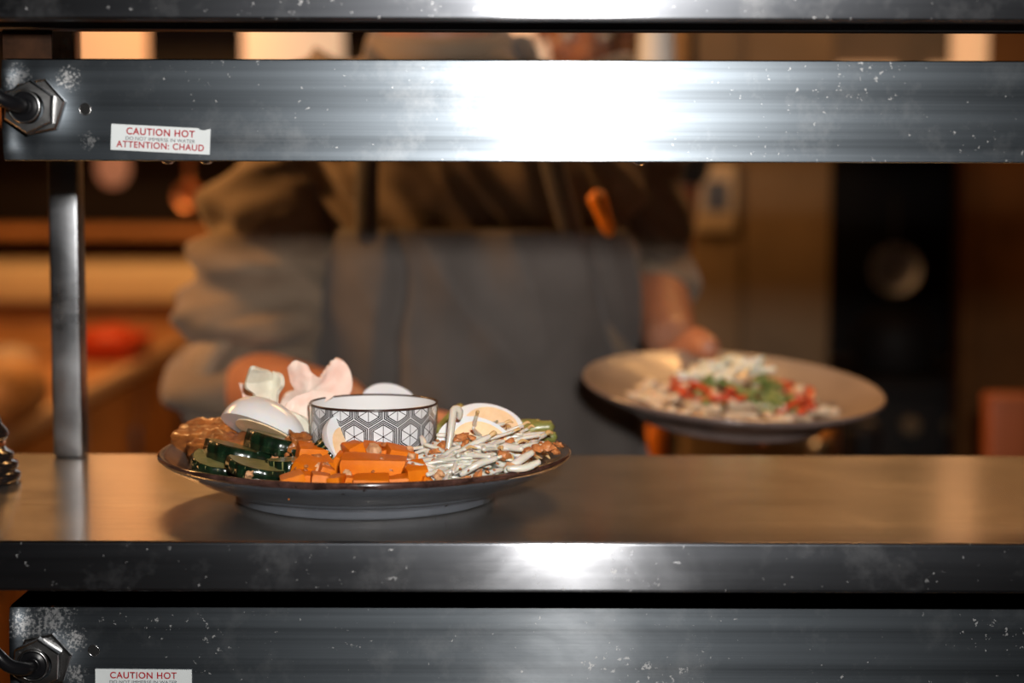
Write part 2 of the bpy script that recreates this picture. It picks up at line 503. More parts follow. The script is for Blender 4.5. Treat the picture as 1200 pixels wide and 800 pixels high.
def strip_heater(ytop, ybot_h, pxl, pxg, pyg, Y, label, sticker, hole, screws, full):
    """pixel heights of top edge, metal height in m, left end, gland centre; front face at depth Y"""
    tl = P(pxl, ytop, Y); top = tl.z; bot = top - ybot_h; x0 = tl.x; x1 = 0.86
    root = empty('strip_heater', ((x0 + x1) / 2, Y + 0.05, bot), label, 'heater', 'strip heaters of the pass')
    inv = Matrix.Translation(-root.location)
    def par(o): o.parent = root; o.matrix_parent_inverse = inv; return o
    g = P(pxg, pyg, Y)
    depth = 0.11
    # body: front sheet with its dents round the cable gland, top, back, end caps, turned-in bottom flanges
    bm = bmesh.new()
    NX = 150; NZ = 18
    def hgt(x, z):
        d = math.hypot(x - g.x, (z - g.z))
        h = 0.0050 * math.exp(-(d / 0.019) ** 2)
        e = x - x0
        h += 0.0030 * math.exp(-(e / 0.0090) ** 2)
        h += 0.0003 * noise.noise((x * 9, z * 20, 3.1))
        return h * min(1, (z - bot) / 0.008 + 0.25) * min(1, (top - z) / 0.008 + 0.25)
    grid = []
    for i in range(NX + 1):
        u = i / NX; x = x0 + (x1 - x0) * (u ** 2.2)
        grid.append([bm.verts.new((x, Y - hgt(x, bot + (top - bot) * k / NZ), bot + (top - bot) * k / NZ)) for k in range(NZ + 1)])
    for i in range(NX):
        for k in range(NZ): bm.faces.new((grid[i][k], grid[i + 1][k], grid[i + 1][k + 1], grid[i][k + 1]))
    def strip(a, b): bm.faces.new([bm.verts.new(p) for p in (a[0], a[1], b[1], b[0])])
    for seq in ([(Y + 0.0006, top + 0.0008), (Y + depth, top + 0.0008), (Y + depth, bot), (Y + depth - 0.012, bot)], [(Y, bot - 0.0002), (Y + 0.012, bot - 0.0002)]):
        for (ya, za), (yb, zb) in zip(seq, seq[1:]): strip(((x0, ya, za), (x1, ya, za)), ((x0, yb, zb), (x1, yb, zb)))
    for x in (x0 - 0.0003, x1): bm.faces.new([bm.verts.new(p) for p in ((x, Y, bot), (x, Y + depth, bot), (x, Y + depth, top), (x, Y, top))])
    me = bpy.data.meshes.new('housing'); bmesh.ops.recalc_face_normals(bm, faces=bm.faces); bm.to_mesh(me); bm.free()
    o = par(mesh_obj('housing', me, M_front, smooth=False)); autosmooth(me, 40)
    # rolled bottom bead of the front sheet
    bm = bmesh.new(); add_tube(bm, [(x0, Y + 0.0012, bot + 0.0004), (x1, Y + 0.0012, bot + 0.0004)], 0.0011, 8)
    par(bm_obj('bottom_bead', bm, M_front))
    # inner reflector and glowing rod
    bm = bmesh.new()
    arc = [(Y + 0.014 + 0.082 * k / 12, bot + 0.006 + 0.034 * math.sin(PI * k / 12)) for k in range(13)]
    va = [bm.verts.new((x0 + 0.02, y, z)) for y, z in arc]; vb = [bm.verts.new((x1 - 0.02, y, z)) for y, z in arc]
    for k in range(12): bm.faces.new((va[k], va[k + 1], vb[k + 1], vb[k]))
    par(bm_obj('reflector', bm, M_nut))
    bm = bmesh.new(); add_tube(bm, [(x0 + 0.03, Y + 0.055, bot + 0.014), (x1 - 0.03, Y + 0.055, bot + 0.014)], 0.004, 10)
    par(bm_obj('heating_rod', bm, M_glow if full else M_dark_steel))
    # hanging brackets
    if full:
        for bx in (x0 - 0.0135, x1 - 0.05):
            bm = bmesh.new(); add_box(bm, (bx, Y + 0.05, top + 0.0012), (bx + 0.031, Y + 0.053, UTOP - 0.0318 + 0.03 - 0.002), 0.0005)
            par(bm_obj('bracket', bm, M_rust, smooth='auto'))
    else:
        bm = bmesh.new(); add_box(bm, (x0 + 0.004, Y + 0.05, top + 0.0012), (x1 - 0.004, Y + 0.053, SHELF - 0.0018), 0.0005)  # full-length strip added to keep the gap over the heater dark
        par(bm_obj('added_gap_blocker', bm, M_dark_steel, smooth='auto'))
    # cable gland: hexagonal nut with a round collar, black insert, cable
    k = Y / FPX
    gy = Y - hgt(g.x, g.z)
    nut = empty('cable_gland'); par(nut)
    def hexprism(name, cx, cz, R, ya, yb, rin, rot):
        bm = bmesh.new(); L = []
        for (yy, sc) in ((ya, 1.0), (yb + 0.0015, 1.0), (yb, 0.93)):
            L.append([bm.verts.new((cx + R * sc * math.cos(rot + q * PI / 3), yy, cz + R * sc * math.sin(rot + q * PI / 3))) for q in range(6)])
        for a, b in zip(L, L[1:]):
            for q in range(6): bm.faces.new((a[q], a[(q + 1) % 6], b[(q + 1) % 6], b[q]))
        # annular front
        N = 36
        inner = [bm.verts.new((cx + rin * math.cos(rot + q * 2 * PI / N), yb - 0.0002, cz + rin * math.sin(rot + q * 2 * PI / N))) for q in range(N)]
        for q in range(6):
            seg = [inner[(q * 6 + i) % N] for i in range(7)]
            bm.faces.new([L[2][q], L[2][(q + 1) % 6]] + seg[::-1])
        return bm_obj(name, bm, M_nut, nut, smooth='auto')
    off = 0.005
    hexprism('lock_nut', g.x + off * 0.9, g.z, 34 * k, gy + 0.001, gy - 0.005, 20 * k, 0.20)
    hexprism('dome_nut', g.x + off * 0.35, g.z - 0.0004, 31 * k, gy - 0.005, gy - 0.013, 19 * k, 0.45)
    M90 = Matrix.Translation((g.x, gy - 0.013, g.z)) @ Matrix.Rotation(PI / 2, 4, 'X')
    bm = bmesh.new()
    add_lathe(bm, [(17.5 * k, -0.004), (19.5 * k, 0.0), (19.0 * k, 0.0022), (17.6 * k, 0.0028), (16.3 * k, 0.0022), (16 * k, -0.004)], 48, M90)
    bm_obj('collar', bm, M_nut, nut)
    bm = bmesh.new()
    add_lathe(bm, [(16.2 * k, 0.0), (14.5 * k, 0.0016), (10 * k, 0.0006), (9.3 * k, 0.003), (8.5 * k, 0.0035), (0, 0.0035)], 40, M90)
    bm_obj('rubber_insert', bm, M_black, nut)
    r = 8.2 * k
    c0 = Vector((g.x, gy - 0.014, g.z))
    pts = [c0, c0 + Vector((-0.002, -0.012, 0.001)), c0 + Vector((-0.010, -0.019, 0.005)), c0 + Vector((-0.020, -0.020, 0.015)), c0 + Vector((-0.040, -0.012, 0.030)),
           c0 + Vector((-0.075, 0.02, 0.026)), c0 + Vector((-0.11, 0.05, 0.0)), c0 + Vector((-0.14, 0.09, -0.10 if not full else 0.02)), c0 + Vector((-0.16, 0.14, -0.10 if not full else 0.06))]
    c = tube_obj('cable', pts, r, M_black, seg=16, n=60); par(c)
    # drilled hole: its inner shade is a black disc on the sheet, with a bright burr
    hx, hy, hr = hole
    hp = P(hx, hy, Y); M = Matrix.Translation((hp.x, Y - hgt(hp.x, hp.z) - 0.0001, hp.z)) @ Matrix.Rotation(PI / 2, 4, 'X')
    bm = bmesh.new(); add_lathe(bm, [(0, 0.0002), (hr * k, 0.0002)], 24, M); h = par(bm_obj('hole_shade_disc', bm, M_hole_shade))
    bm = bmesh.new(); add_lathe(bm, [(hr * k * 0.97, -0.0004), (hr * k * 1.02, 0.0005), (hr * k * 1.2, 0.0004), (hr * k * 1.25, -0.0004)], 24, M); b = bm_obj('burr', bm, M_nut); b.parent = h
    # caution sticker
    (ax, ay), (bx, by), hpx, notch = sticker
    a = P(ax, ay, Y); b = P(bx, by, Y); W = (b - a).length; Hs = hpx * k
    ang = math.atan2(b.z - a.z, b.x - a.x)
    mid = (a + b) / 2
    M = Matrix.Translation((mid.x, Y - 0.0012, mid.z)) @ Matrix.Rotation(-ang, 4, 'Y') @ Matrix.Rotation(PI / 2, 4, 'X') @ Matrix.Translation((0, -Hs / 2, 0))
    out = [(-W / 2, -Hs / 2), (W / 2, -Hs / 2), (W / 2, Hs / 2)]
    if notch: out += [(W * 0.47, Hs * 0.47), (W * 0.455, Hs * 0.44), (W * 0.42, Hs * 0.43), (W * 0.39, Hs * 0.45), (W * 0.375, Hs * 0.5)]
    out += [(-W / 2, Hs / 2)]
    bm = bmesh.new()
    f0 = [bm.verts.new(M @ Vector((x, y, 0.0))) for x, y in out]; f1 = [bm.verts.new(M @ Vector((x, y, -0.0014))) for x, y in out]
    bm.faces.new(f0); bm.faces.new(f1[::-1])
    for i in range(len(out)): bm.faces.new((f0[i], f1[i], f1[(i + 1) % len(out)], f0[(i + 1) % len(out)]))
    st = par(bm_obj('caution_sticker', bm, M_sticker, smooth=False)); tag(st, 'white sticker with red and grey warning print')
    for body, wf, yc, hf, m, bold in (('CAUTION HOT', 0.69, 0.26, 0.275, M_red_ink, 0.020), ('DO NOT IMMERSE IN WATER', 0.70, -0.02, 0.13, M_grey_ink, 0.0), ('ATTENTION: CHAUD', 0.885, -0.255, 0.255, M_red_ink, 0.018)):
        lettering('print', body, W * wf, Hs * hf, m, st, M @ Matrix.Translation((0, Hs * yc, 0.0004)), bold)
    # dome screws hanging under the bottom flange, one on the end cap
    for sx in screws:
        p = P(sx, 188, Y)
        Ms = Matrix.Translation((p.x, Y + 0.006, bot - 0.0004)) @ Matrix.Rotation(PI, 4, 'X')
        bm = bmesh.new(); add_lathe(bm, [(0.0042, 0), (0.004, 0.0009), (0.0028, 0.0019), (0.0012, 0.0023), (0, 0.0023)], 20, Ms)
        par(bm_obj('screw', bm, M_nut))
    Ms = Matrix.Translation((x0, Y + 0.006, bot + 0.011)) @ Matrix.Rotation(-PI / 2, 4, 'Y')
    bm = bmesh.new(); add_lathe(bm, [(0.0042, 0), (0.004, 0.0009), (0.0028, 0.0019), (0, 0.0024)], 20, Ms)
    par(bm_obj('screw', bm, M_nut))
    return root
YH1 = YF + 0.045
HH = P(600, 70, YH1).z - P(600, 187, YH1).z
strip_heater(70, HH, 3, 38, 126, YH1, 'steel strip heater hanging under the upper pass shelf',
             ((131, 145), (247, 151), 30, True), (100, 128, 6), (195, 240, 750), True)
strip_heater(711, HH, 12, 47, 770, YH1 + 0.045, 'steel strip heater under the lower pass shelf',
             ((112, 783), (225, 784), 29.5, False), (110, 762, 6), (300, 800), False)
# ------------------------------------------------------------------ the plate of salad on the shelf
def glaze(name, inner):
    n = NT(name)
    sp = n.noise(170, 2, 0.5)
    x, y, z = n.sep()
    rim = n.math('ADD', z, n.math('MULTIPLY', n.math('SUBTRACT', n.noise(60, 3, 0.6), 0.5), 0.003))
    if inner:
        base = n.ramp(n.noise(20, 4, 0.6), [(0.3, (0.075, 0.058, 0.050)), (0.7, (0.15, 0.125, 0.11))])
    else:
        base = n.ramp(n.noise(16, 4, 0.6), [(0.3, (0.080, 0.088, 0.104)), (0.7, (0.125, 0.135, 0.155))])
        f = n.ramp(rim, [(0.0, 0.0), (1.0, 1.0)])
        band = n.math('GREATER_THAN', rim, 0.0285)
        edge = n.ramp(n.noise(90, 4, 0.7), [(0.35, (0.022, 0.011, 0.009)), (0.65, (0.085, 0.042, 0.034))])
        base = n.mix(band, base, edge)
    specks = n.math('GREATER_THAN', sp, 0.71)
    n.set('Base Color', n.mix(specks, base, (0.03, 0.02, 0.016)))
    n.set('Roughness', 0.16); n.set('Coat Weight', 0.4); n.set('Coat Roughness', 0.06)
    n.bump(n.noise(40, 3, 0.5), 0.08, 0.001)
    return n.m
M_plate_out = glaze('blue_grey_glaze', False)
M_plate_in = glaze('brown_glaze', True)

PC = PZ(429, 582, SHELF)            # centre of the foot ring
PR = 0.1385; PH = 0.0325
def floor_z(r):                     # inside of the plate
    if r < 0.075: return 0.0095
    t = (r - 0.075) / (0.133 - 0.075)
    return 0.0095 + (PH - 0.0115) * t ** 1.35
def make_plate(name, label, scale=1.0, m_out=None, m_in=None):
    root = empty(name, (0, 0, 0), label, 'plate', 'stoneware plates')
    out = [(0.0, 0.0025), (0.078, 0.0025), (0.080, 0.0), (0.0855, 0.0), (0.0880, 0.0022), (0.0885, 0.0050), (0.0905, 0.0072),
           (0.100, 0.0108), (0.112, 0.0155), (0.124, 0.0212), (0.132, 0.0252), (0.1360, 0.0280), (0.1385, 0.0305), (0.1385, 0.0320), (0.1372, 0.0328)]
    inn = [(0.1372, 0.0328), (0.1350, 0.0326)] + [(r, floor_z(r)) for r in (0.1325, 0.128, 0.12, 0.11, 0.10, 0.09, 0.082, 0.075)] + [(0.05, 0.0093), (0, 0.0092)]
    a = lathe_obj('plate_body', [(r * scale, z * scale) for r, z in out], m_out or M_plate_out, root, seg=128, smooth=True)
    b = lathe_obj('plate_well', [(r * scale, z * scale) for r, z in inn], m_in or M_plate_in, root, seg=128, smooth=True)
    return root
plate = make_plate('salad_plate', 'blue-grey stoneware plate with dark brown rim standing on the steel shelf')
plate.location = PC

# ---- patterned bowl
def hexpat():
    n = NT('hexagon_print')
    x, y, z = n.sep()
    p = 0.0197
    ang = n.math('ARCTAN2', y, x)
    u = n.math('MULTIPLY', ang, 14 / (2 * PI)); v = n.math('DIVIDE', n.math('SUBTRACT', z, 0.0385), p)
    S3 = math.sqrt(3)
    def cell(ou, ov):
        a = n.math('SUBTRACT', n.math('FLOORED_MODULO', n.math('ADD', u, ou + 0.5), 1.0), 0.5)
        b = n.math('SUBTRACT', n.math('FLOORED_MODULO', n.math('ADD', v, ov + S3 / 2), S3), S3 / 2)
        return a, b, n.math('ADD', n.math('MULTIPLY', a, a), n.math('MULTIPLY', b, b))
    a1, b1, l1 = cell(0, 0); a2, b2, l2 = cell(0.5, S3 / 2)
    pick = n.math('LESS_THAN', l1, l2)
    def sel(q1, q2): return n.math('ADD', n.math('MULTIPLY', q1, pick), n.math('MULTIPLY', q2, n.math('SUBTRACT', 1.0, pick)))
    lx, ly = sel(a1, a2), sel(b1, b2)
    ax, ay = n.math('ABSOLUTE', lx), n.math('ABSOLUTE', ly)
    d = n.math('MAXIMUM', ax, n.math('ADD', n.math('MULTIPLY', ax, 0.5), n.math('MULTIPLY', ay, S3 / 2)))
    # nested outlines
    ring = n.math('LESS_THAN', n.math('FLOORED_MODULO', n.math('SUBTRACT', d, 0.335), 0.055), 0.038)
    ring = n.math('MULTIPLY', ring, n.math('GREATER_THAN', d, 0.335))
    # spokes
    s1 = ax
    s2 = n.math('ABSOLUTE', n.math('SUBTRACT', n.math('MULTIPLY', lx, 0.5), n.math('MULTIPLY', ly, S3 / 2)))
    s3 = n.math('ABSOLUTE', n.math('ADD', n.math('MULTIPLY', lx, 0.5), n.math('MULTIPLY', ly, S3 / 2)))
    sp = n.math('LESS_THAN', n.math('MINIMUM', s1, n.math('MINIMUM', s2, s3)), 0.012)
    sp = n.math('MULTIPLY', sp, n.math('LESS_THAN', d, 0.335))
    dot = n.math('LESS_THAN', n.math('SQRT', n.math('ADD', n.math('MULTIPLY', lx, lx), n.math('MULTIPLY', ly, ly))), 0.035)
    ink = n.math('MAXIMUM', ring, n.math('MAXIMUM', sp, dot))
    n.set('Base Color', n.mix(ink, (0.66, 0.68, 0.70), (0.012, 0.012, 0.014)))
    n.set('Roughness', 0.12); n.set('Coat Weight', 0.5); n.set('Coat Roughness', 0.05)
    return n.m
M_hex = hexpat()
M_white_glaze = simple('white_glaze', (0.68, 0.71, 0.73), 0.1, coat=0.5)
M_brown_rim = simple('brown_rim_glaze', (0.035, 0.018, 0.014), 0.25, var=0.4, scale=200)
BH = 0.056                                              # bowl height, rim radius
bz = SHELF + 0.0097
BR = 76.0 / FPX * PZ(438, 471, bz + BH).y
BC = PZ(438, 471, bz + BH); BC.z = bz
bowl = empty('dip_bowl', BC, 'small white bowl printed with black hexagons on the salad plate', 'bowl')
lathe_obj('bowl_wall', [(0, 0.0015), (BR * 0.60, 0.0015), (BR * 0.62, 0), (BR * 0.66, 0), (BR * 0.69, 0.003), (BR * 0.80, 0.008), (BR * 0.90, 0.016), (BR * 0.955, 0.026), (BR * 0.985, 0.040), (BR * 0.995, BH - 0.0012)], M_hex, bowl, seg=112, smooth=True)
lathe_obj('rim', [(BR * 0.995, BH - 0.0012), (BR * 1.0, BH - 0.0003), (BR * 0.99, BH + 0.0005), (BR * 0.972, BH + 0.0003), (BR * 0.965, BH - 0.0006)], M_brown_rim, bowl, seg=112, smooth=True)
lathe_obj('bowl_inside', [(BR * 0.965, BH - 0.0006), (BR * 0.955, 0.042), (BR * 0.92, 0.026), (BR * 0.85, 0.014), (BR * 0.7, 0.007), (0, 0.0055)], M_white_glaze, bowl, seg=112, smooth=True)
bowl.rotation_euler.z = math.radians(-90 + 12.5)

# ---- food materials
def food_mat(name, c0, c1, rough=0.35, sss=0.3, scale=60, bump=0.2, coat=0.0, det=4, spec=0.5):
    n = NT(name)
    n.set('Base Color', n.ramp(n.noise(scale, det, 0.6), [(0.3, c0), (0.7, c1)]))
    n.set('Roughness', rough); n.set('Specular IOR Level', spec)
    if sss:
        n.set('Subsurface Weight', sss); n.set('Subsurface Radius', (0.004, 0.002, 0.001)); n.set('Subsurface Scale', 0.6)
    if coat: n.set('Coat Weight', coat); n.set('Coat Roughness', 0.12)
    if bump: n.bump(n.noise(scale * 3, 3, 0.6), bump, 0.0008)
    return n.m
M_carrot = food_mat('carrot', (0.56, 0.115, 0.002), (0.70, 0.185, 0.004), 0.5, 0.0, 45, 0.35, 0.0, spec=0.22)
M_white_egg = food_mat('egg_white', (0.66, 0.69, 0.71), (0.74, 0.76, 0.77), 0.28, 0.3, 20, 0.03, 0.3)
M_yolk = food_mat('egg_yolk', (0.76, 0.52, 0.29), (0.86, 0.63, 0.40), 0.6, 0.2, 120, 0.3)
M_skin = None
def cuke_skin():
    n = NT('cucumber_skin')
    x, y, z = n.sep()
    a = n.math('ARCTAN2', y, x)
    st = n.noise(1.0, 3, 0.6, n.vec(n.math('MULTIPLY', a, 5.5), n.math('MULTIPLY', z, 60), 0.0))
    n.set('Base Color', n.ramp(st, [(0.40, (0.003, 0.008, 0.004)), (0.60, (0.006, 0.020, 0.008)), (0.80, (0.06, 0.11, 0.06))]))
    n.set('Roughness', 0.22); n.set('Coat Weight', 0.5); n.set('Coat Roughness', 0.1)
    n.bump(n.noise(140, 3, 0.6), 0.35, 0.0008)
    return n.m
M_cskin = cuke_skin()
M_cflesh = food_mat('cucumber_flesh', (0.13, 0.13, 0.045), (0.24, 0.23, 0.09), 0.3, 0.3, 90, 0.3, 0.3)
M_tempeh = food_mat('fried_tempeh', (0.11, 0.025, 0.006), (0.46, 0.155, 0.032), 0.38, 0.0, 85, 0.9, 0.3)
M_bean = food_mat('green_bean', (0.14, 0.15, 0.035), (0.27, 0.27, 0.075), 0.4, 0.2, 50, 0.2, 0.2)
M_sprout = food_mat('bean_sprout', (0.50, 0.47, 0.40), (0.70, 0.67, 0.60), 0.3, 0.5, 40, 0.05, 0.3)
M_sprout_tip = food_mat('bean_sprout_tip', (0.50, 0.30, 0.11), (0.66, 0.45, 0.22), 0.45, 0.2, 60, 0.1)
M_onion = food_mat('fried_onion', (0.22, 0.055, 0.012), (0.60, 0.23, 0.075), 0.4, 0.1, 130, 0.7, 0.2)
M_nutbit = food_mat('peanut_crumb', (0.42, 0.20, 0.09), (0.66, 0.38, 0.20), 0.55, 0.1, 130, 0.4)
def cracker_mat(name, c0, c1, edge):
    n = NT(name)
    n.set('Base Color', n.ramp(n.noise(38, 3, 0.55), [(0.28, c0), (0.55, c1), (0.78, edge)]))
    n.set('Roughness', 0.6); n.set('Subsurface Weight', 0.15); n.set('Subsurface Radius', (0.006, 0.004, 0.003)); n.set('Subsurface Scale', 0.6)
    n.bump(n.noise(150, 4, 0.6), 0.5, 0.0012)
    return n.m
M_crk_pink = cracker_mat('pink_prawn_cracker', (0.78, 0.50, 0.42), (0.82, 0.66, 0.57), (0.84, 0.74, 0.64))
M_crk_white = cracker_mat('white_prawn_cracker', (0.60, 0.60, 0.50), (0.72, 0.69, 0.58), (0.76, 0.70, 0.55))

def solid(name, me_pts, mat, label, cat, group, M, parent=None):
    pass

# ---- egg pieces
def egg_piece(label, loc, rot, cuts, s=1.0, yolk=True, group='egg pieces on the salad plate'):
    """an egg (long axis X) cut by planes through its axis; cuts: normals of the removed side"""
    root = empty('egg_piece', loc, label, 'egg', group, rot=rot)
    def cutball(sx, sy, sz, c, off, seg=40):
        bm = bmesh.new(); bmesh.ops.create_uvsphere(bm, u_segments=seg, v_segments=24, radius=1.0)
        for v in bm.verts:
            k = 1.0 + 0.10 * v.co.x
            v.co = Vector((v.co.x * sx, v.co.y * sy / k, v.co.z * sz / k)) + Vector(c)
        for nrm in cuts:
            nv = Vector(nrm).normalized()
            bmesh.ops.bisect_plane(bm, geom=bm.verts[:] + bm.edges[:] + bm.faces[:], plane_co=nv * off, plane_no=nv, clear_outer=True)
            be = [e for e in bm.edges if e.is_boundary]
            if be:
                bmesh.ops.edgeloop_fill(bm, edges=be)
        return bm
    a = bm_obj('egg_white', cutball(0.0285 * s, 0.0215 * s, 0.0215 * s, (0, 0, 0), 0.0), M_white_egg, root, smooth='auto')
    if yolk:
        bm_obj('yolk', cutball(0.0212 * s, 0.0180 * s, 0.0180 * s, (0.003, 0, 0), 0.0006), M_yolk, root, smooth='auto')
    return root
def aim(xdir, zdir):
    x = Vector(xdir).normalized(); z = Vector(zdir); z = (z - x * z.dot(x)).normalized(); y = z.cross(x)
    return Matrix((x, y, z)).transposed().to_euler()

# left: half egg on its side, cut face towards the camera and downwards (cut removes local -Z... face normal = +Z local)
egg_piece('half boiled egg lying rounded side up beside the cucumber slices', P(308, 507, 1.235), aim((0.93, -0.10, -0.32), (-0.26, -0.46, -0.85)), [(0, 0, 1)], 1.06)
# small half leaning on the bowl, tip down
egg_piece('small egg wedge leaning on the bowl behind the carrot chunks', P(405, 519, 1.194), aim((0.38, -0.10, -0.90), (0.78, -0.60, 0.30)), [(0, 0, 1)], 0.66)
# right: two wedges with pale yolk, cut face to the front
WEDGE = [(0, 0, 1), (0, -1, -0.45)]
egg_piece('egg wedge with pale yolk resting on the bean sprouts', P(557, 521, 1.200), aim((0.97, 0.06, -0.12), (0.02, -0.88, 0.46)), WEDGE, 0.90)
egg_piece('egg wedge with pale yolk lying on the green beans behind the other wedge', P(570, 501, 1.246), aim((0.98, 0.08, -0.05), (0.14, -0.76, 0.62)), WEDGE, 0.90)
# behind the bowl
egg_piece('egg wedge standing behind the hexagon bowl', P(456, 474, 1.335), aim((0.98, 0.1, -0.10), (-0.05, -0.90, 0.40)), WEDGE, 0.74, yolk=False)

# ---- prawn crackers: lobed, curled puffed sheets with real thickness
def cracker(label, outline, Y, mat, warp, depth, seed, thick=0.0032):
    pts = [P(x, y, Y) for x, y in outline]
    c = sum(pts, Vector()) / len(pts)
    loc2 = [Vector((p.x - c.x, p.z - c.z)) for p in pts]
    # densify outline
    path = smooth_path([(v.x, v.y, 0) for v in loc2] + [(loc2[0].x, loc2[0].y, 0)], 120)[:-1]
    bm = bmesh.new()
    rings = []
    NR = 14
    for k in range(NR + 1):
        s = 1 - k / (NR + 0.0001)
        if k == NR: rings.append([bm.verts.new((0, 0, 0))]); continue
        rings.append([bm.verts.new((p.x * s, 0, p.y * s)) for p in path])
    N = len(path)
    for a, b in zip(rings, rings[1:]):
        for i in range(N):
            j = (i + 1) % N
            if len(b) == 1: bm.faces.new((a[i], a[j], b[0]))
            else: bm.faces.new((a[i], a[j], b[j], b[i]))
    for v in bm.verts:
        x, z = v.co.x, v.co.z
        q = Vector((x * 38 + seed * 7.3, z * 38, seed))
        v.co.y = warp(x, z) + depth * 1.7 * noise.noise(q) + 0.0018 * noise.noise(q * 4)
    o = bm_obj('prawn_cracker', bm, mat, None, c)
    with_mods(o, ('SOLIDIFY', dict(thickness=thick, offset=0.0, use_rim=True)), ('BEVEL', dict(width=0.0011, segments=2, limit_method='ANGLE', angle_limit=0.9)), ('SMOOTH', dict(iterations=3, factor=0.4)))
    tag(o, label, 'cracker', 'prawn crackers on the salad plate')
    return o
cracker('whitish prawn cracker folded upright behind the half egg', [(291, 441), (299, 428), (313, 434), (329, 440), (331, 452), (325, 462), (327, 480), (322, 500), (306, 500), (304, 480), (300, 462), (290, 452)], 1.268, M_crk_white,
        lambda x, z: -0.75 * abs(x - 0.003) + 0.006 - 0.9 * max(0, z - 0.008) * (1 if x < 0.004 else 0.2), 0.006, 3)
cracker('small pink prawn cracker leaning beside the folded whitish cracker', [(279, 450), (288, 453), (298, 463), (308, 472), (314, 500), (300, 508), (288, 498), (284, 472)], 1.285, M_crk_pink,
        lambda x, z: 0.010 * math.sin(z * 70), 0.006, 11)
cracker('big pink prawn cracker with two raised lobes left of the bowl', [(338, 430), (346, 423), (359, 427), (366, 437), (378, 445), (386, 440), (389, 424), (396, 422), (407, 432), (411, 447), (408, 464), (388, 478), (372, 505), (345, 515), (330, 505), (326, 478), (334, 462), (346, 456), (341, 446)], 1.300, M_crk_pink,
        lambda x, z: 0.55 * abs(x + 0.001) + 8.0 * z * abs(z) - 0.006, 0.008, 21)
cracker('cream prawn cracker curling in front of the pink ones', [(338, 470), (352, 462), (372, 458), (392, 462), (380, 472), (368, 486), (366, 510), (350, 520), (336, 508), (330, 488)], 1.262, M_crk_pink,
        lambda x, z: -0.010 * math.cos(z * 62 + x * 30), 0.006, 31)
cracker('glassy white prawn cracker tucked between egg and bowl', [(318, 488), (334, 484), (350, 490), (362, 502), (366, 520), (358, 532), (342, 532), (332, 515), (320, 505)], 1.232, M_crk_white,
        lambda x, z: 0.012 * math.sin(x * 70 + 1.0) + 0.004, 0.005, 41)

# ---- fried tempeh slabs
def slab(name, c, size, rot, mat, seed, amp, sub=4):
    bm = bmesh.new(); bmesh.ops.create_cube(bm, size=1.0)
    bmesh.ops.subdivide_edges(bm, edges=bm.edges, cuts=9, use_grid_fill=True)
    for v in bm.verts:
        q = v.co.copy()
        l = max(abs(q.x), abs(q.y), abs(q.z))
        sph = q.normalized() * 0.62
        q = q.lerp(sph, 0.10)
        p = Vector((q.x * size[0], q.y * size[1], q.z * size[2]))
        d = noise.noise(p * 170 + Vector((seed, 0, 0))) * amp + noise.noise(p * 420 + Vector((0, seed, 0))) * amp * 0.5
        v.co = p + q.normalized() * d
    return bm_obj(name, bm, mat, None, c, rot)
for i, (x, y, Y, sz, rot) in enumerate([(240, 510, 1.262, (0.042, 0.026, 0.014), (0.35, -0.10, -0.50)), (262, 524, 1.232, (0.040, 0.026, 0.013), (0.30, 0.02, -0.45)), (284, 511, 1.285, (0.040, 0.03, 0.016), (0.3, 0.0, 0.3)), (350, 520, 1.205, (0.014, 0.012, 0.012), (0.3, 0.2, 0.3))]):
    o = slab('fried_tempeh', P(x, y, Y), sz, rot, M_tempeh, 5.0 * i, 0.0034)
    tag(o, ['crisp brown tempeh slab leaning on the plate rim', 'crisp brown tempeh slab lying behind the cucumber slices', 'crisp brown tempeh slab behind the half egg', 'small brown tempeh cube between egg and carrots'][i], 'tempeh', 'fried tempeh on the salad plate')

# ---- cucumber half slices
def cucumber(loc, rot, R=0.02, T=0.008, label=''):
    root = empty('cucumber_slice', loc, label, 'cucumber', 'cucumber slices on the salad plate', rot=rot)
    N = 22
    bm = bmesh.new(); L = []
    for z, s in ((-T / 2, 0.95), (-T / 2 + 0.0007, 0.97), (T / 2 - 0.0007, 0.97), (T / 2, 0.95)):
        L.append([bm.verts.new((R * s * math.cos(PI * (i / N) - PI), R * s * math.sin(PI * i / N - PI), z)) for i in range(N + 1)] + [bm.verts.new((0, 0.002, z))])
    n = N + 2
    for a, b in zip(L, L[1:]):
        for i in range(n): bm.faces.new((a[i], a[(i + 1) % n], b[(i + 1) % n], b[i]))
    bm.faces.new(L[0][::-1]); bm.faces.new(L[-1])
    bm_obj('flesh', bm, M_cflesh, root, smooth='auto')
    bm = bmesh.new(); rows = []
    for r, z in ((0.955, -T / 2 - 0.0001), (1.0, -T / 2 + 0.0004), (1.012, 0), (1.0, T / 2 - 0.0004), (0.955, T / 2 + 0.0001)):
        rows.append([bm.verts.new(((R * r + 0.0009 * math.sin(i * 2.1) * (r > 0.96)) * math.cos(PI * i / N - PI), (R * r + 0.0009 * math.sin(i * 2.1) * (r > 0.96)) * math.sin(PI * i / N - PI), z)) for i in range(N + 1)])
    for a, b in zip(rows, rows[1:]):
        for i in range(N): bm.faces.new((a[i], a[i + 1], b[i + 1], b[i]))
    bm_obj('skin', bm, M_cskin, root)
    return root
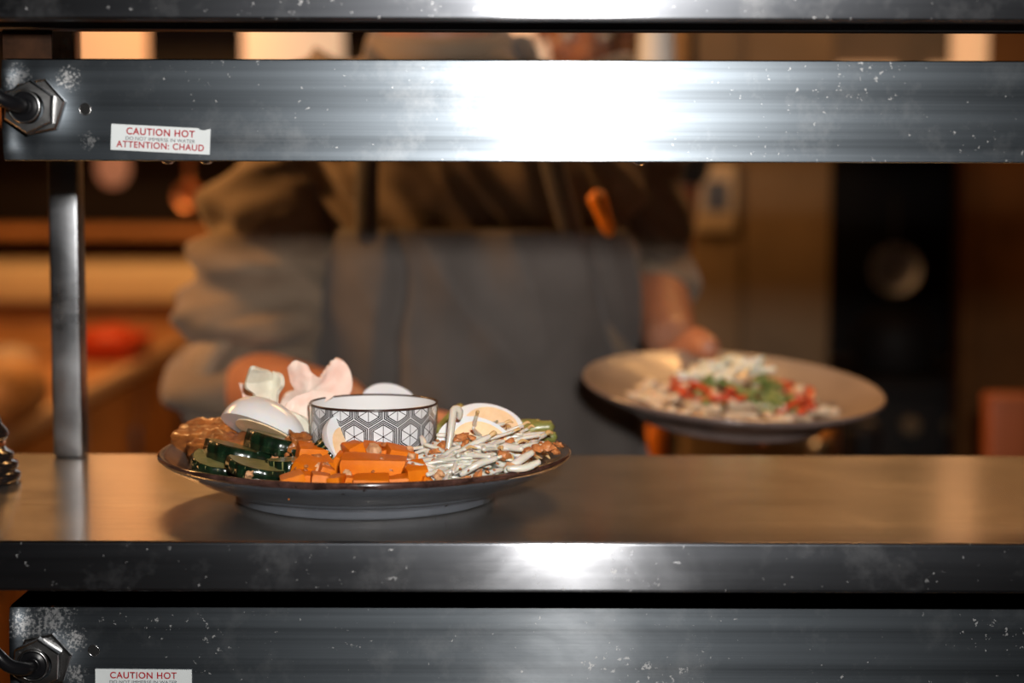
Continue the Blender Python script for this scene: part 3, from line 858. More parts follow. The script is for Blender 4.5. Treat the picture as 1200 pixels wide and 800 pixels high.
for x, y, Y, R, T, rot, clab in [
    (286, 531, 1.222, 0.026, 0.0115, (-0.04, 0.20, 0.05), 'thick half-moon cucumber slice touching the fried tempeh'),
    (331, 521, 1.222, 0.025, 0.0115, (-0.02, 0.26, 0.22), 'thick half-moon cucumber slice tucked under the half egg'),
    (262, 541, 1.212, 0.021, 0.0080, (0.16, 0.20, -0.45), 'thin half-moon cucumber slice at the plate rim below the tempeh'),
    (306, 547, 1.185, 0.022, 0.0085, (0.10, 0.20, 0.05), 'half-moon cucumber slice at the plate rim under two others'),
    (341, 547, 1.188, 0.016, 0.0130, (0.02, -0.05, 0.20), 'stubby cucumber slice between the rim and the carrots'),
    (300, 522, 1.250, 0.022, 0.0080, (0.10, 0.20, 0.5), 'thin cucumber slice mostly hidden behind the thick ones'),
    (388, 531, 1.196, 0.012, 0.0070, (0.30, 0.8, 0.3), 'small cucumber chip between carrots and bowl')]:
    cucumber(P(x, y, Y), rot, R, T, clab)

# ---- carrot chunks
def carrot(px, py, Y, wpx, hpx, dep=0.018, rot=(0, 0, 0), extra=0.0, lab='diced cooked carrot chunk heaped at the front of the salad plate', seed=0):
    rnd = random.Random(seed)
    k = Y / FPX
    sx, sz = wpx * k, hpx * k + extra
    bm = bmesh.new(); bmesh.ops.create_cube(bm, size=2.0)
    bmesh.ops.subdivide_edges(bm, edges=bm.edges, cuts=5, use_grid_fill=True)
    cor = {}
    for a in (-1, 1):
        for b in (-1, 1):
            for c in (-1, 1):
                cor[a, b, c] = Vector((a * sx / 2 * rnd.uniform(0.72, 1.08), b * dep / 2 * rnd.uniform(0.7, 1.08), c * sz / 2 * rnd.uniform(0.72, 1.1)))
    for v in bm.verts:
        q = v.co; e = 18.0
        q = q / ((abs(q.x) ** e + abs(q.y) ** e + abs(q.z) ** e) ** (1 / e))
        o_ = Vector()
        for (a, b, c), p_ in cor.items():
            o_ += p_ * ((1 + a * q.x) * (1 + b * q.y) * (1 + c * q.z) / 8)
        v.co = o_ + o_.normalized() * 0.0005 * noise.noise(o_ * 300 + Vector((seed, 0, 0)))
    p = P(px, py, Y); p.z -= extra / 2
    o = bm_obj('carrot_chunk', bm, M_carrot, None, p, rot, smooth='auto')
    return tag(o, lab, 'carrot', 'carrot chunks on the salad plate')
cs = [(363, 529, 1.190, 40, 19, 0.02, (0.1, 0.25, 0.3)), (357, 545, 1.165, 34, 19, 0.02, (0.2, 0.35, -0.3)), (345, 560, 1.140, 30, 15, 0.02, (0.1, -0.3, 0.2)),
      (375, 561, 1.135, 24, 15, 0.018, (0, 0.1, 0.1)), (394, 562, 1.132, 20, 14, 0.018, (0.1, 0.05, -0.2)), (437, 563, 1.130, 50, 12, 0.02, (0.1, 0.03, 0.05)),
      (468, 563, 1.134, 26, 13, 0.018, (0, -0.1, 0.2)), (487, 553, 1.150, 30, 22, 0.02, (0.2, -0.15, 0.25)), (467, 529, 1.178, 38, 17, 0.018, (0.3, 0.25, 0.3)),
      (416, 525, 1.178, 22, 18, 0.016, (0.2, -0.3, 0.4)), (395, 536, 1.180, 18, 17, 0.016, (0.3, 0.6, 0.1)), (378, 550, 1.155, 18, 13, 0.015, (0.1, 0.5, 0.3)),
      (435, 523, 1.185, 26, 12, 0.016, (0.2, 0.1, -0.3)), (450, 531, 1.182, 24, 14, 0.016, (0.1, -0.2, 0.2)), (408, 562, 1.137, 18, 12, 0.016, (0.1, 0.3, 0.2)),
      (478, 540, 1.170, 18, 14, 0.016, (0.3, 0.3, 0.2)), (383, 541, 1.172, 16, 14, 0.014, (0.3, -0.2, 0.4)), (420, 536, 1.175, 28, 14, 0.016, (0.2, 0.1, 0.3)),
      (497, 562, 1.145, 16, 12, 0.014, (0.1, 0.2, 0.5)), (360, 556, 1.150, 20, 12, 0.016, (0.1, 0.1, 0.4))]
for i, (x, y, Y, wp, hp, dp, rot) in enumerate(cs):
    low = P(x, y, Y); r = math.hypot(low.x - PC.x, low.y - PC.y)
    under = max(0.0, (low.z - hp * Y / FPX / 2) - (SHELF + floor_z(r)))
    lab = ('diced carrot chunk lying against the front rim of the salad plate' if Y < 1.146 else
           'diced carrot chunk pressed against the hexagon bowl' if Y > 1.174 and x > 405 else
           'diced carrot chunk between the cucumber slices and the long carrot stick' if x < 400 else
           'diced carrot chunk between the long carrot stick and the bean sprouts')
    carrot(x, y, Y, wp, hp, dp, rot, min(under * 0.9, 0.010), lab, seed=i + 3)
carrot(438, 546, 1.150, 80, 25, 0.020, (0.15, 0.03, 0.02), 0.004, 'long thick carrot stick lying across the diced carrots', 77)
# lower layer that carries them
for i in range(12):
    a = random.uniform(-2.15, -1.05); r = random.uniform(0.045, 0.085)
    x = PC.x + r * math.cos(a); y = PC.y + r * math.sin(a)
    bm = bmesh.new()
    s = random.uniform(0.013, 0.017)
    add_box(bm, (-s * 0.6, -s * 0.5, -s / 2), (s * 0.6, s * 0.5, s / 2), 0.0013)
    o = bm_obj('carrot_chunk', bm, M_carrot, None, (x, y, SHELF + floor_z(r + 0.008) + s / 2 + 0.0005), (0, 0, random.uniform(0, 3)), smooth='auto')
    tag(o, 'small carrot cube at the bottom of the carrot heap', 'carrot', 'carrot chunks on the salad plate')

# ---- green beans
for i, (a, b, r) in enumerate([((514, 505, 1.275), (540, 478, 1.30), 0.0042), ((520, 512, 1.262), (556, 484, 1.285), 0.0045), ((606, 516, 1.262), (646, 500, 1.262), 0.0050),
        ((600, 508, 1.285), (632, 498, 1.275), 0.0046), ((618, 520, 1.248), (650, 512, 1.25), 0.0042), ((520, 522, 1.25), (545, 505, 1.265), 0.0044), ((590, 498, 1.31), (622, 506, 1.29), 0.0042), ((585, 520, 1.24), (618, 512, 1.255), 0.0040), ((530, 500, 1.305), (575, 492, 1.32), 0.0042)]):
    pa, pb = P(*a), P(*b); m = (pa + pb) / 2 + Vector((random.uniform(-.003, .003), 0, random.uniform(0.001, .004)))
    o = tube_obj('green_bean', [pa, m, pb], [r * 0.86, r, r * 0.9], M_bean, seg=12, n=14)
    tag(o, 'cut green bean piece between the hexagon bowl and the egg wedges' if a[0] < 560 else 'cut green bean piece between the egg wedges and the far plate rim', 'green bean', 'green beans on the salad plate')

# ---- bean sprouts
def mound(x, y):                         # top of the sprout heap above the shelf
    q = Vector((x - (PC.x + 0.078), (y - (PC.y - 0.034)) * 0.9))
    return max(0.0, 0.0435 - 4.2 * q.length_squared)
def sprout_path(rnd, c, L, yaw, tilt, bend):
    d = Vector((math.cos(yaw) * math.cos(tilt), math.sin(yaw) * math.cos(tilt), math.sin(tilt)))
    s = Vector((-math.sin(yaw), math.cos(yaw), 0))
    pts = []
    for k in range(7):
        t = k / 6 - 0.5
        pts.append(c + d * (t * L) + s * (bend * (t * t - 0.1) * L) + Vector((0, 0, (0.1 - t * t) * 0.35 * L * rnd.uniform(0.3, 1.0))))
    return pts
def sprout(pts, r, rnd, label='pale bean sprout in the heap on the salad plate'):
    o = tube_obj('bean_sprout', pts, [r * 0.72, r, r * 1.05, r, r * 0.75], M_sprout, seg=8, n=13)
    tag(o, label, 'bean sprout', 'bean sprouts on the salad plate')
    if rnd.random() < 0.4:
        e = pts[-1]; d = (pts[-1] - pts[-2]).normalized()
        tube_obj('seed_tip', [e - d * 0.001, e + d * 0.003 + Vector((0, 0, .0008)), e + d * 0.006 + Vector((rnd.uniform(-.002, .002), 0, -0.001))], [r * 0.6, r * 0.85, r * 0.3], M_sprout_tip, o, seg=8, n=8)
    return o
rnd = random.Random(5)
n_sp = 0
while n_sp < 120:
    px = rnd.uniform(500, 652); Y = rnd.uniform(1.135, 1.225)
    x = (px - 600) / FPX * Y
    rr = math.hypot(x - PC.x, Y - PC.y)
    if rr > 0.119: continue
    if math.hypot(x - BC.x, Y - BC.y) < BR + 0.012: continue
    zz = max(mound(x, Y), floor_z(rr) + 0.006) + rnd.uniform(-0.006, 0.003)
    c = Vector((x, Y, SHELF + zz))
    L = rnd.uniform(0.028, 0.056); yaw = rnd.gauss(0.3, 0.8)
    pts = sprout_path(rnd, c, L, yaw, rnd.gauss(0.12, 0.25), rnd.uniform(-0.9, 0.9))
    if any(math.hypot(p.x - PC.x, p.y - PC.y) > 0.127 for p in pts): continue
    if any(math.hypot(p.x - BC.x, p.y - BC.y) < BR + 0.003 for p in pts): continue
    if any(p.z < SHELF + floor_z(math.hypot(p.x - PC.x, p.y - PC.y)) + 0.003 for p in pts): continue
    lab = ('bean sprout lying along the plate rim' if rr > 0.098 else 'bean sprout in the heap next to the carrot chunks' if px < 535 else
           'bean sprout in the heap just below the egg wedges' if Y > 1.18 else 'bean sprout in the middle of the sprout heap')
    sprout(pts, rnd.uniform(0.0012, 0.0021), rnd, lab); n_sp += 1
# the strand standing up with a hooked end, and a few that show singly
for path, r, lab in [([(523, 540, 1.175), (527, 515, 1.178), (530, 492, 1.182), (531, 481, 1.185), (535, 478.5, 1.186), (539, 482, 1.187), (538, 490, 1.188)], 0.0024, 'bean sprout standing upright with a hooked tip'),
               ([(494, 512, 1.20), (499, 525, 1.19), (503, 536, 1.182)], 0.0022, 'bean sprout pointing up beside the bowl'),
               ([(540, 528, 1.172), (558, 519, 1.176), (574, 511, 1.18)], 0.0022, None), ([(512, 539, 1.165), (535, 538, 1.162), (556, 541, 1.16)], 0.0022, None),
               ([(540, 556, 1.148), (562, 543, 1.15), (582, 537, 1.155)], 0.0024, None), ([(585, 521, 1.178), (600, 524, 1.176), (612, 526, 1.172)], 0.0024, None),
               ([(592, 552, 1.148), (608, 540, 1.152), (624, 530, 1.16)], 0.0026, None), ([(595, 549, 1.144), (615, 548, 1.146), (632, 541, 1.15)], 0.0024, None)]:
    sprout([P(*p) for p in path], r, rnd, lab or 'thick pale bean sprout lying on top of the sprout heap')
# the bed of sprouts underneath, beyond counting
bm = bmesh.new()
k = 0
while k < 240:
    px = rnd.uniform(505, 650); Y = rnd.uniform(1.15, 1.30)
    x = (px - 600) / FPX * Y; rr = math.hypot(x - PC.x, Y - PC.y)
    if rr > 0.112 or math.hypot(x - BC.x, Y - BC.y) < BR + 0.014: continue
    top = max(mound(x, Y) - 0.008, floor_z(rr) + 0.004)
    c = Vector((x, Y, SHELF + rnd.uniform(floor_z(rr) + 0.004, top)))
    pts = sprout_path(rnd, c, rnd.uniform(0.02, 0.04), rnd.uniform(0, PI), 0, rnd.uniform(-.4, .4))
    if any(math.hypot(p.x - PC.x, p.y - PC.y) > 0.12 or math.hypot(p.x - BC.x, p.y - BC.y) < BR + 0.004 for p in pts): continue
    pts = [Vector((p.x, p.y, max(p.z, SHELF + floor_z(math.hypot(p.x - PC.x, p.y - PC.y)) + 0.003))) for p in pts]
    add_tube(bm, pts, 0.002, 6); k += 1
tag(bm_obj('bean_sprout_bed', bm, M_sprout), 'tangled bed of bean sprouts under the egg wedges', 'bean sprouts', kind='stuff')

# ---- fried onion flakes and crumbs
def flake_bm(bm, c, s, rnd, flat=0.35):
    M = Matrix.Translation(c) @ Euler((rnd.uniform(-.7, .7), rnd.uniform(-.7, .7), rnd.uniform(0, 6))).to_matrix().to_4x4()
    r = bmesh.ops.create_icosphere(bm, subdivisions=2 if s > 0.0028 else 1, radius=1.0)
    for v in r['verts']:
        q = v.co * (rnd.uniform(0.75, 1.15) + 0.5 * noise.noise(v.co * 1.7 + Vector((s * 9999, 0, 0))))
        v.co = M @ Vector((q.x * s, q.y * s * 0.7, q.z * s * flat))
for i, (x, y, Y, s) in enumerate([(541, 512, 1.186, 0.0055), (545, 520, 1.182, 0.005), (510, 529, 1.178, 0.006), (518, 524, 1.182, 0.005), (563, 521, 1.183, 0.005), (553, 513, 1.184, 0.004), (597, 517, 1.19, 0.005), (640, 523, 1.19, 0.0055),
        (505, 540, 1.168, 0.005), (590, 533, 1.165, 0.006), (560, 556, 1.143, 0.005), (545, 561, 1.138, 0.0045), (650, 528, 1.2, 0.005), (655, 521, 1.215, 0.004), (430, 535, 1.176, 0.004), (385, 548, 1.158, 0.005), (372, 536, 1.178, 0.005), (392, 503, 1.198, 0.003), (400, 501, 1.198, 0.003), (451, 521, 1.18, 0.0035), (620, 530, 1.172, 0.005), (630, 525, 1.18, 0.0045)]):
    bm = bmesh.new(); flake_bm(bm, (0, 0, 0), s, rnd, 0.45)
    o = bm_obj('fried_onion', bm, M_onion, None, P(x, y, Y), smooth=False)
    tag(o, 'crisp brown fried onion flake on the bean sprouts' if x > 500 else 'crisp brown fried onion flake on the carrots and egg', 'fried onion', 'fried onion flakes on the salad')
for i, (x, y, Y, s) in enumerate([(438, 528, 1.172, 0.0065), (482, 535, 1.166, 0.004), (371, 549, 1.158, 0.005), (352, 541, 1.172, 0.004), (480, 527, 1.176, 0.004), (290, 545, 1.19, 0.004), (322, 540, 1.195, 0.005), (334, 541, 1.19, 0.004), (515, 556, 1.145, 0.005), (600, 547, 1.15, 0.005), (407, 556, 1.14, 0.004), (292, 556, 1.16, 0.004)]):
    bm = bmesh.new(); flake_bm(bm, (0, 0, 0), s, rnd, 0.7)
    o = bm_obj('peanut_piece', bm, M_nutbit, None, P(x, y, Y), smooth=False)
    tag(o, 'chopped peanut piece on the cucumber slices' if x < 345 else 'chopped peanut piece on the carrot chunks' if x < 500 else 'chopped peanut piece on the bean sprouts', 'peanut', 'peanut pieces on the salad')
bm = bmesh.new(); k = 0
while k < 330:
    px = rnd.uniform(330, 655); Y = rnd.uniform(1.14, 1.26); x = (px - 600) / FPX * Y
    rr = math.hypot(x - PC.x, Y - PC.y)
    if rr > 0.126 or math.hypot(x - BC.x, Y - BC.y) < BR + 0.004: continue
    z = max(mound(x, Y) + rnd.uniform(0.0, 0.005), floor_z(rr) + 0.004)
    if px < 500: z = floor_z(rr) + rnd.uniform(0.008, 0.026)
    flake_bm(bm, (x, Y, SHELF + z), rnd.uniform(0.0008, 0.0024), rnd, 0.6); k += 1
tag(bm_obj('onion_crumbs', bm, M_onion, smooth=False), 'brown fried onion crumbs strewn over sprouts and carrots', 'crumbs', kind='stuff')

# ---- pepper mill at the frame's edge
mp = PZ(-24, 565, SHELF)
mill = empty('pepper_mill', (mp.x, mp.y, SHELF), 'glossy black ribbed pepper mill on the steel shelf beside the post', 'pepper mill')
kk = mp.y / FPX
prof = [(0, 0)]
R0 = 47 * kk
for z, r in [(0, .93), (.002, 1.0), (.0065, 1.03), (.0085, .94), (.0095, .90), (.011, .97), (.0145, .96), (.016, .86), (.017, .83), (.0185, .86), (.0215, .84), (.0235, .72), (.026, .65)]:
    prof.append((R0 * r, z))
lathe_obj('base', prof, M_gloss_black, mill, seg=48, smooth=True)
lathe_obj('ring', [(R0 * .60, .0258), (R0 * .66, .0262), (R0 * .68, .0278), (R0 * .64, .0292), (R0 * .58, .0295)], M_copper, mill, seg=48, smooth=True)
lathe_obj('body', [(R0 * .60, .0292), (R0 * .70, .031), (R0 * .76, .0345), (R0 * .70, .038), (R0 * .58, .042), (R0 * .50, .05), (R0 * .46, .07), (R0 * .50, .085), (R0 * .48, .095), (R0 * .3, .098), (R0 * .3, .103), (R0 * .45, .108), (R0 * .50, .118), (R0 * .40, .13), (R0 * .15, .136), (0, .137)], M_gloss_black, mill, seg=48, smooth=True)
# ------------------------------------------------------------------ the kitchen behind
M_wood = simple('warm_wood', (0.42, 0.19, 0.07), 0.5, var=0.3, scale=6)
M_wood_front = simple('orange_wood', (0.42, 0.18, 0.045), 0.55, var=0.15, scale=5)
M_cream_edge = simple('cream_worktop_edge', (0.62, 0.44, 0.27), 0.5, var=0.08, scale=8)
M_cream = simple('cream_laminate', (0.72, 0.58, 0.40), 0.5, var=0.05, scale=8)
M_dark_equip = simple('black_enamel', (0.014, 0.011, 0.010), 0.6, spec=0.2, var=0.2, scale=5)
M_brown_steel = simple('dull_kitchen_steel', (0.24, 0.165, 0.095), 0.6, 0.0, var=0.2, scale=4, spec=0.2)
M_red_plastic = simple('red_plastic', (0.75, 0.09, 0.02), 0.4)
M_orange_plastic = simple('orange_plastic', (0.85, 0.24, 0.02), 0.4)
M_crust = simple('bread_crust', (0.66, 0.32, 0.10), 0.6, var=0.3, scale=20)
M_screen = simple('grey_screen', (0.09, 0.09, 0.10), 0.3)
M_pot = simple('pot_steel', (0.60, 0.60, 0.62), 0.38, 1.0)
M_white_plastic = simple('white_plastic', (0.80, 0.80, 0.78), 0.5)
M_shade_lit = emissive('lit_cream_shade', (0.64, 0.43, 0.27), 1.0)
M_shade_warm = emissive('lit_tan_shade', (0.60, 0.335, 0.165), 0.95)
M_shade_dim = emissive('dim_tan_shade', (0.36, 0.19, 0.075), 0.95)
M_bulb = emissive('frosted_bulb', (0.32, 0.13, 0.065), 0.8)
M_cord = simple('lamp_cord', (0.02, 0.02, 0.02), 0.6)

def group_at(name, loc, label, cat, group=None):
    e = empty(name, loc, label, cat, group)
    return e, Matrix.Translation(-Vector(loc))
def put(o, root, inv): o.parent = root; o.matrix_parent_inverse = inv; return o

# pendant lamps over the rear worktop
def pendant(px, wpx, Y, zb, zt, mat, label, taper=1.0, bulb=False, group='pendant lamps in the kitchen'):
    c = P(px, 55, Y); R = wpx / 2 * Y / FPX
    root = empty('pendant_lamp', (c.x, Y, zb), label, 'lamp', group)
    h = zt - zb
    lathe_obj('shade', [(R * 0.96, 0.004), (R, 0), (R * taper, h), (R * taper * 0.9, h + 0.02), (0.015, h + 0.03), (0.0, h + 0.03)], mat, root, seg=40)
    bm = bmesh.new(); add_tube(bm, [(0, 0, h + 0.028), (0, 0, ZC - zb - 0.002)], 0.004, 8); bm_obj('cord', bm, M_cord, root)
    lathe_obj('ceiling_rose', [(0, ZC - zb - 0.025), (0.04, ZC - zb - 0.02), (0.05, ZC - zb - 0.0005), (0, ZC - zb - 0.0005)], M_cord, root, seg=24)
    if bulb:
        lathe_obj('bulb', [(0, -0.105), (0.018, -0.101), (0.033, -0.086), (0.040, -0.062), (0.036, -0.03), (0.024, 0.0), (0.016, 0.03), (0.014, 0.1), (0, 0.1)], M_bulb, root, seg=28, smooth=True)
    return root
pendant(130, 84, 4.5, 1.43, 1.95, M_shade_warm, 'cream pendant lamp with a frosted bulb behind the square post', bulb=True)
pendant(344, 116, 4.5, 1.46, 2.0, M_shade_lit, 'wide cream pendant lamp beside the chef in taupe')
pendant(628, 64, 4.5, 1.46, 1.95, M_shade_lit, 'cream pendant lamp half hidden by the chef in taupe')
pendant(840, 74, 4.5, 1.46, 1.95, M_shade_dim, 'dim tan pendant lamp in front of the steel cabinet', group='pendant lamps in the kitchen')
pendant(1136, 43, 3.62, 1.46, 1.85, M_shade_warm, 'narrow tan pendant lamp over the black range')

# long prep counter on the left, running away from the pass
lc, inv = group_at('prep_counter', (-1.35, 4.0, 0), 'long wooden prep counter with a pale front edge', 'counter')
put(box_obj('cabinet', (-1.75, 2.1, 0), (-0.95, 5.3, 0.865), M_wood_front, bevel=0.004), lc, inv)
put(box_obj('worktop', (-1.80, 2.06, 0.866), (-0.925, 5.32, 0.90), M_wood, bevel=0.004), lc, inv)
put(box_obj('edge_strip', (-0.9245, 2.06, 0.866), (-0.91, 5.32, 0.902), M_cream_edge, bevel=0.003), lc, inv)
for k in range(5):
    y = 2.14 + k * 0.63
    d = put(box_obj('door', (-0.949, y, 0.10), (-0.932, y + 0.60, 0.845), M_wood_front, bevel=0.004), lc, inv)
    h = box_obj('handle', (-0.931, y + 0.48, 0.60), (-0.915, y + 0.50, 0.74), M_dark_steel, bevel=0.003); h.parent = d
# rear counter
rc, inv = group_at('rear_counter', (-1.0, 5.7, 0), 'cream rear counter along the back wall', 'counter')
put(box_obj('cabinet', (-2.38, 5.42, 0), (0.25, 5.98, 0.98), M_wood, bevel=0.004), rc, inv)
put(box_obj('worktop', (-2.39, 5.38, 0.981), (0.27, 5.985, 1.085), M_cream, bevel=0.012), rc, inv)
# dark shelf above it
sh, inv = group_at('storage_shelf', (-1.0, 5.8, 1.2), 'dark open wall shelf above the cream rear counter', 'shelf')
put(box_obj('back_panel', (-2.3, 5.96, 1.14), (0.2, 5.985, 1.9), M_dark_equip, bevel=0.002), sh, inv)
for z in (1.16, 1.52, 1.88): put(box_obj('board', (-2.3, 5.70, z), (0.2, 5.955, z + 0.03), M_wood, bevel=0.003), sh, inv)

# tray, loaf, ladle
t = P(138, 383, 4.7)
tr = empty('food_tray', (t.x, 4.6, 0.9005), 'bright red tray on the prep counter behind the post', 'tray')
bm = bmesh.new()
prof = [(0.145, 0.10, 0.0), (0.15, 0.11, 0.0), (0.17, 0.13, 0.055), (0.175, 0.135, 0.058), (0.165, 0.125, 0.055), (0.14, 0.10, 0.008)]
add_loft(bm, [(0, 0, z, a * 0.55, b) for a, b, z in prof], 40, 6)
bm_obj('tray', bm, M_red_plastic, tr)
bm = bmesh.new(); add_ball(bm, (0, 0, 0.05), (0.075, 0.10, 0.035)); bm_obj('sauce', bm, M_red_plastic, tr)
l = P(14, 425, 3.35)
lf = empty('bread_loaf', (l.x - 0.02, 3.35, 0.9005), 'golden round loaf on the prep counter', 'bread')
bm = bmesh.new(); add_ball(bm, (0, 0, 0.07), (0.085, 0.10, 0.07)); me = fuse(bm, 0.008, 4); mesh_obj('crust', me, M_crust, lf)
bm = bmesh.new()
for q in (-0.03, 0.02, 0.06): add_tube(bm, smooth_path([(-0.045, q, 0.125), (0, q + 0.01, 0.139), (0.045, q + 0.01, 0.125)], 8), 0.006, 6)
bm_obj('score_mark', bm, M_cream, lf)
q = P(221, 230, 4.6)
ld = empty('hanging_ladle', (q.x, 4.6, q.z), 'copper ladle hanging beside the chef in taupe', 'ladle')
R = 16 * 4.6 / FPX
lathe_obj('ladle_cup', [(0, -R * 0.9), (R * 0.6, -R * 0.75), (R * 0.95, -R * 0.2), (R, 0.2 * R), (R * 0.95, 0.2 * R), (R * 0.55, -R * 0.65), (0, -R * 0.8)], M_copper, ld, rot=(PI / 2.4, 0, 0), seg=28, smooth=True)
bm = bmesh.new(); add_tube(bm, smooth_path([(0, 0.01, R * 0.7), (0, 0.015, 0.12), (0, 0.02, 0.22), (0, 0.045, 0.25)], 14), 0.006, 8); bm_obj('handle', bm, M_copper, ld)
rail = empty('utensil_rail', (q.x, 4.66, q.z + 0.25), 'steel rail on hangers that carries the ladle', 'rail')
bm = bmesh.new(); add_tube(bm, [(-0.35, -0.015, -0.006), (0.35, -0.015, -0.006)], 0.008, 10); bm_obj('bar', bm, M_brown_steel, rail)
for dx in (-0.3, 0.3):
    bm = bmesh.new(); add_tube(bm, [(dx, -0.015, 0), (dx, -0.015, ZC - q.z - 0.25 - 0.001)], 0.005, 8); bm_obj('hanger', bm, M_dark_equip, rail)

# upright steel cabinet with a control panel
Yc = 3.7
a, b = P(806, 300, Yc).x, P(975, 300, Yc).x
cb, inv = group_at('steel_cabinet', ((a + b) / 2, Yc + 0.3, 0), 'tall dull steel cabinet with a small control panel', 'cabinet')
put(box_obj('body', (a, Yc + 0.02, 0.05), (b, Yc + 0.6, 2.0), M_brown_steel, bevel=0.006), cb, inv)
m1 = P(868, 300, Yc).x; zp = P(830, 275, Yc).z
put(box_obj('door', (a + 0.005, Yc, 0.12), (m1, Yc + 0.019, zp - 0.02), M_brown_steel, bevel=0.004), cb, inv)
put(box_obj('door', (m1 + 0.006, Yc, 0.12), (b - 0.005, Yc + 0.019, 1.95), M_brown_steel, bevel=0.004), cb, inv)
p0 = P(814, 272, Yc); p1 = P(862, 192, Yc)
fr = put(box_obj('control_panel', (p0.x, Yc - 0.012, p0.z), (p1.x, Yc + 0.0195, p1.z), M_cream, bevel=0.004), cb, inv)
s0 = P(826, 247, Yc); s1 = P(853, 212, Yc)
sc_ = box_obj('screen', (s0.x, Yc - 0.0135, s0.z), (s1.x, Yc - 0.0123, s1.z), M_screen, bevel=0.0); sc_.parent = fr
for dx in (0.06, 0.22):
    put(box_obj('foot', (a + dx - 0.02, Yc + 0.1, 0), (a + dx + 0.02, Yc + 0.14, 0.049), M_dark_steel, bevel=0.002), cb, inv)
# black range, hood and pot
Yr = 3.85
a, b = P(985, 300, Yr).x, P(1128, 300, Yr).x
rg, inv = group_at('cooking_range', ((a + b) / 2, Yr + 0.3, 0), 'black cooking range with a hood beside the steel cabinet', 'range')
put(box_obj('oven', (a, Yr, 0), (b + 0.12, Yr + 0.65, 0.90), M_dark_equip, bevel=0.006), rg, inv)
put(box_obj('hob', (a - 0.005, Yr - 0.01, 0.901), (b + 0.125, Yr + 0.65, 0.93), M_dark_equip, bevel=0.004), rg, inv)
put(box_obj('splashback', (a, Yr + 0.55, 0.931), (b + 0.12, Yr + 0.649, 1.499), M_dark_equip, bevel=0.004), rg, inv)
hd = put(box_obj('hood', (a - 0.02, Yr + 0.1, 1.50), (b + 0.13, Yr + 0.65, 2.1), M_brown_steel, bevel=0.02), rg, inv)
for u0, u1 in ((990, 1062), (1098, 1152)):  # glowing panels added out of sight for tan reflections in the shelf
    hl = box_obj('added_glow_panel', (P(u0, 90, Yr).x, Yr + 0.088, 1.53), (P(u1, 90, Yr).x, Yr + 0.0995, 1.59), M_shade_warm, bevel=0.004); hl.parent = hd
d = put(box_obj('oven_door', (a + 0.02, Yr - 0.02, 0.12), (b + 0.10, Yr - 0.0005, 0.78), M_dark_equip, bevel=0.006), rg, inv)
bm = bmesh.new(); add_tube(bm, [(a + 0.05, Yr - 0.05, 0.72), (b + 0.07, Yr - 0.05, 0.72)], 0.01, 10); hh = bm_obj('handle', bm, M_dark_steel); hh.parent = d
for k in range(4):
    bm = bmesh.new(); add_lathe(bm, [(0.018, 0), (0.018, 0.02), (0.014, 0.026), (0, 0.026)], 20, Matrix.Translation((a + 0.06 + k * 0.09, Yr - 0.0005, 0.84)) @ Matrix.Rotation(PI / 2, 4, 'X'))
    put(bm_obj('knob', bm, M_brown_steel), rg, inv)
pc = P(1050, 318, Yr + 0.25)
pot = empty('stock_pot', (pc.x, Yr + 0.25, 0.9305), 'tall rounded steel pot on the black range', 'pot')
R = 0.085
zt = pc.z - 0.9305 - 0.10
lathe_obj('pot_body', [(0, 0), (R * 0.9, 0), (R, 0.015), (R, zt * 0.75), (R * 0.98, zt * 0.8), (R * 0.95, zt * 0.8), (0, zt * 0.8)], M_dark_equip, pot, seg=40)
lathe_obj('lid', [(R * 1.02, zt * 0.8), (R * 1.0, zt * 0.84), (R * 0.8, zt * 1.02), (R * 0.5, zt * 1.16), (R * 0.15, zt * 1.22), (R * 0.12, zt * 1.24), (R * 0.2, zt * 1.3), (0, zt * 1.32)], M_dark_equip, pot, seg=40, smooth=True)
for s in (-1, 1):
    bm = bmesh.new(); add_tube(bm, smooth_path([(s * R * 0.98, -0.03, zt * 0.6), (s * R * 1.3, -0.025, zt * 0.62), (s * R * 1.3, 0.025, zt * 0.62), (s * R * 0.98, 0.03, zt * 0.6)], 14), 0.006, 8); bm_obj('handle', bm, M_dark_equip, pot)
# pale pan added on the splashback; its colour paints a grey-white highlight
sk = P(1050, 316, Yr + 0.53)
tilt = (Vector((0.03, 0, EYE + 0.06)) - sk).to_track_quat('Z', 'Y').to_euler()
skl = empty('highlight_pan', sk, 'pale round pan added as a painted highlight behind the tall pot', 'pan', rot=tilt)
lathe_obj('pan', [(0, -0.012), (0.040, -0.012), (0.050, -0.004), (0.055, 0.010), (0.057, 0.010), (0.052, -0.006), (0.041, -0.015), (0, -0.015)], simple('pale_highlight_grey', (0.50, 0.52, 0.62), 0.5, 0.2), skl, seg=40, smooth='auto')
bm = bmesh.new(); add_tube(bm, smooth_path([(0, 0.052, 0.006), (0, 0.10, 0.008), (0, 0.17, 0.0)], 10), 0.007, 8, True, 0.5); bm_obj('handle', bm, M_dark_equip, skl)
# wooden partition on the right and a low counter with small things
x = P(1136, 300, 3.75).x
pt, inv = group_at('wooden_partition', (x + 0.5, 3.72, 0), 'dark brown wooden partition beside the black range', 'partition')
M_dark_wood = simple('dark_wood', (0.11, 0.05, 0.016), 0.7, var=0.3, scale=6, spec=0.1)
put(box_obj('panel', (x, 3.70, 0), (x + 1.2, 3.74, 2.3), M_dark_wood, bevel=0.003), pt, inv)
put(box_obj('corner_post', (x - 0.03, 3.68, 0), (x - 0.001, 3.76, 2.3), M_dark_wood, bevel=0.004), pt, inv)
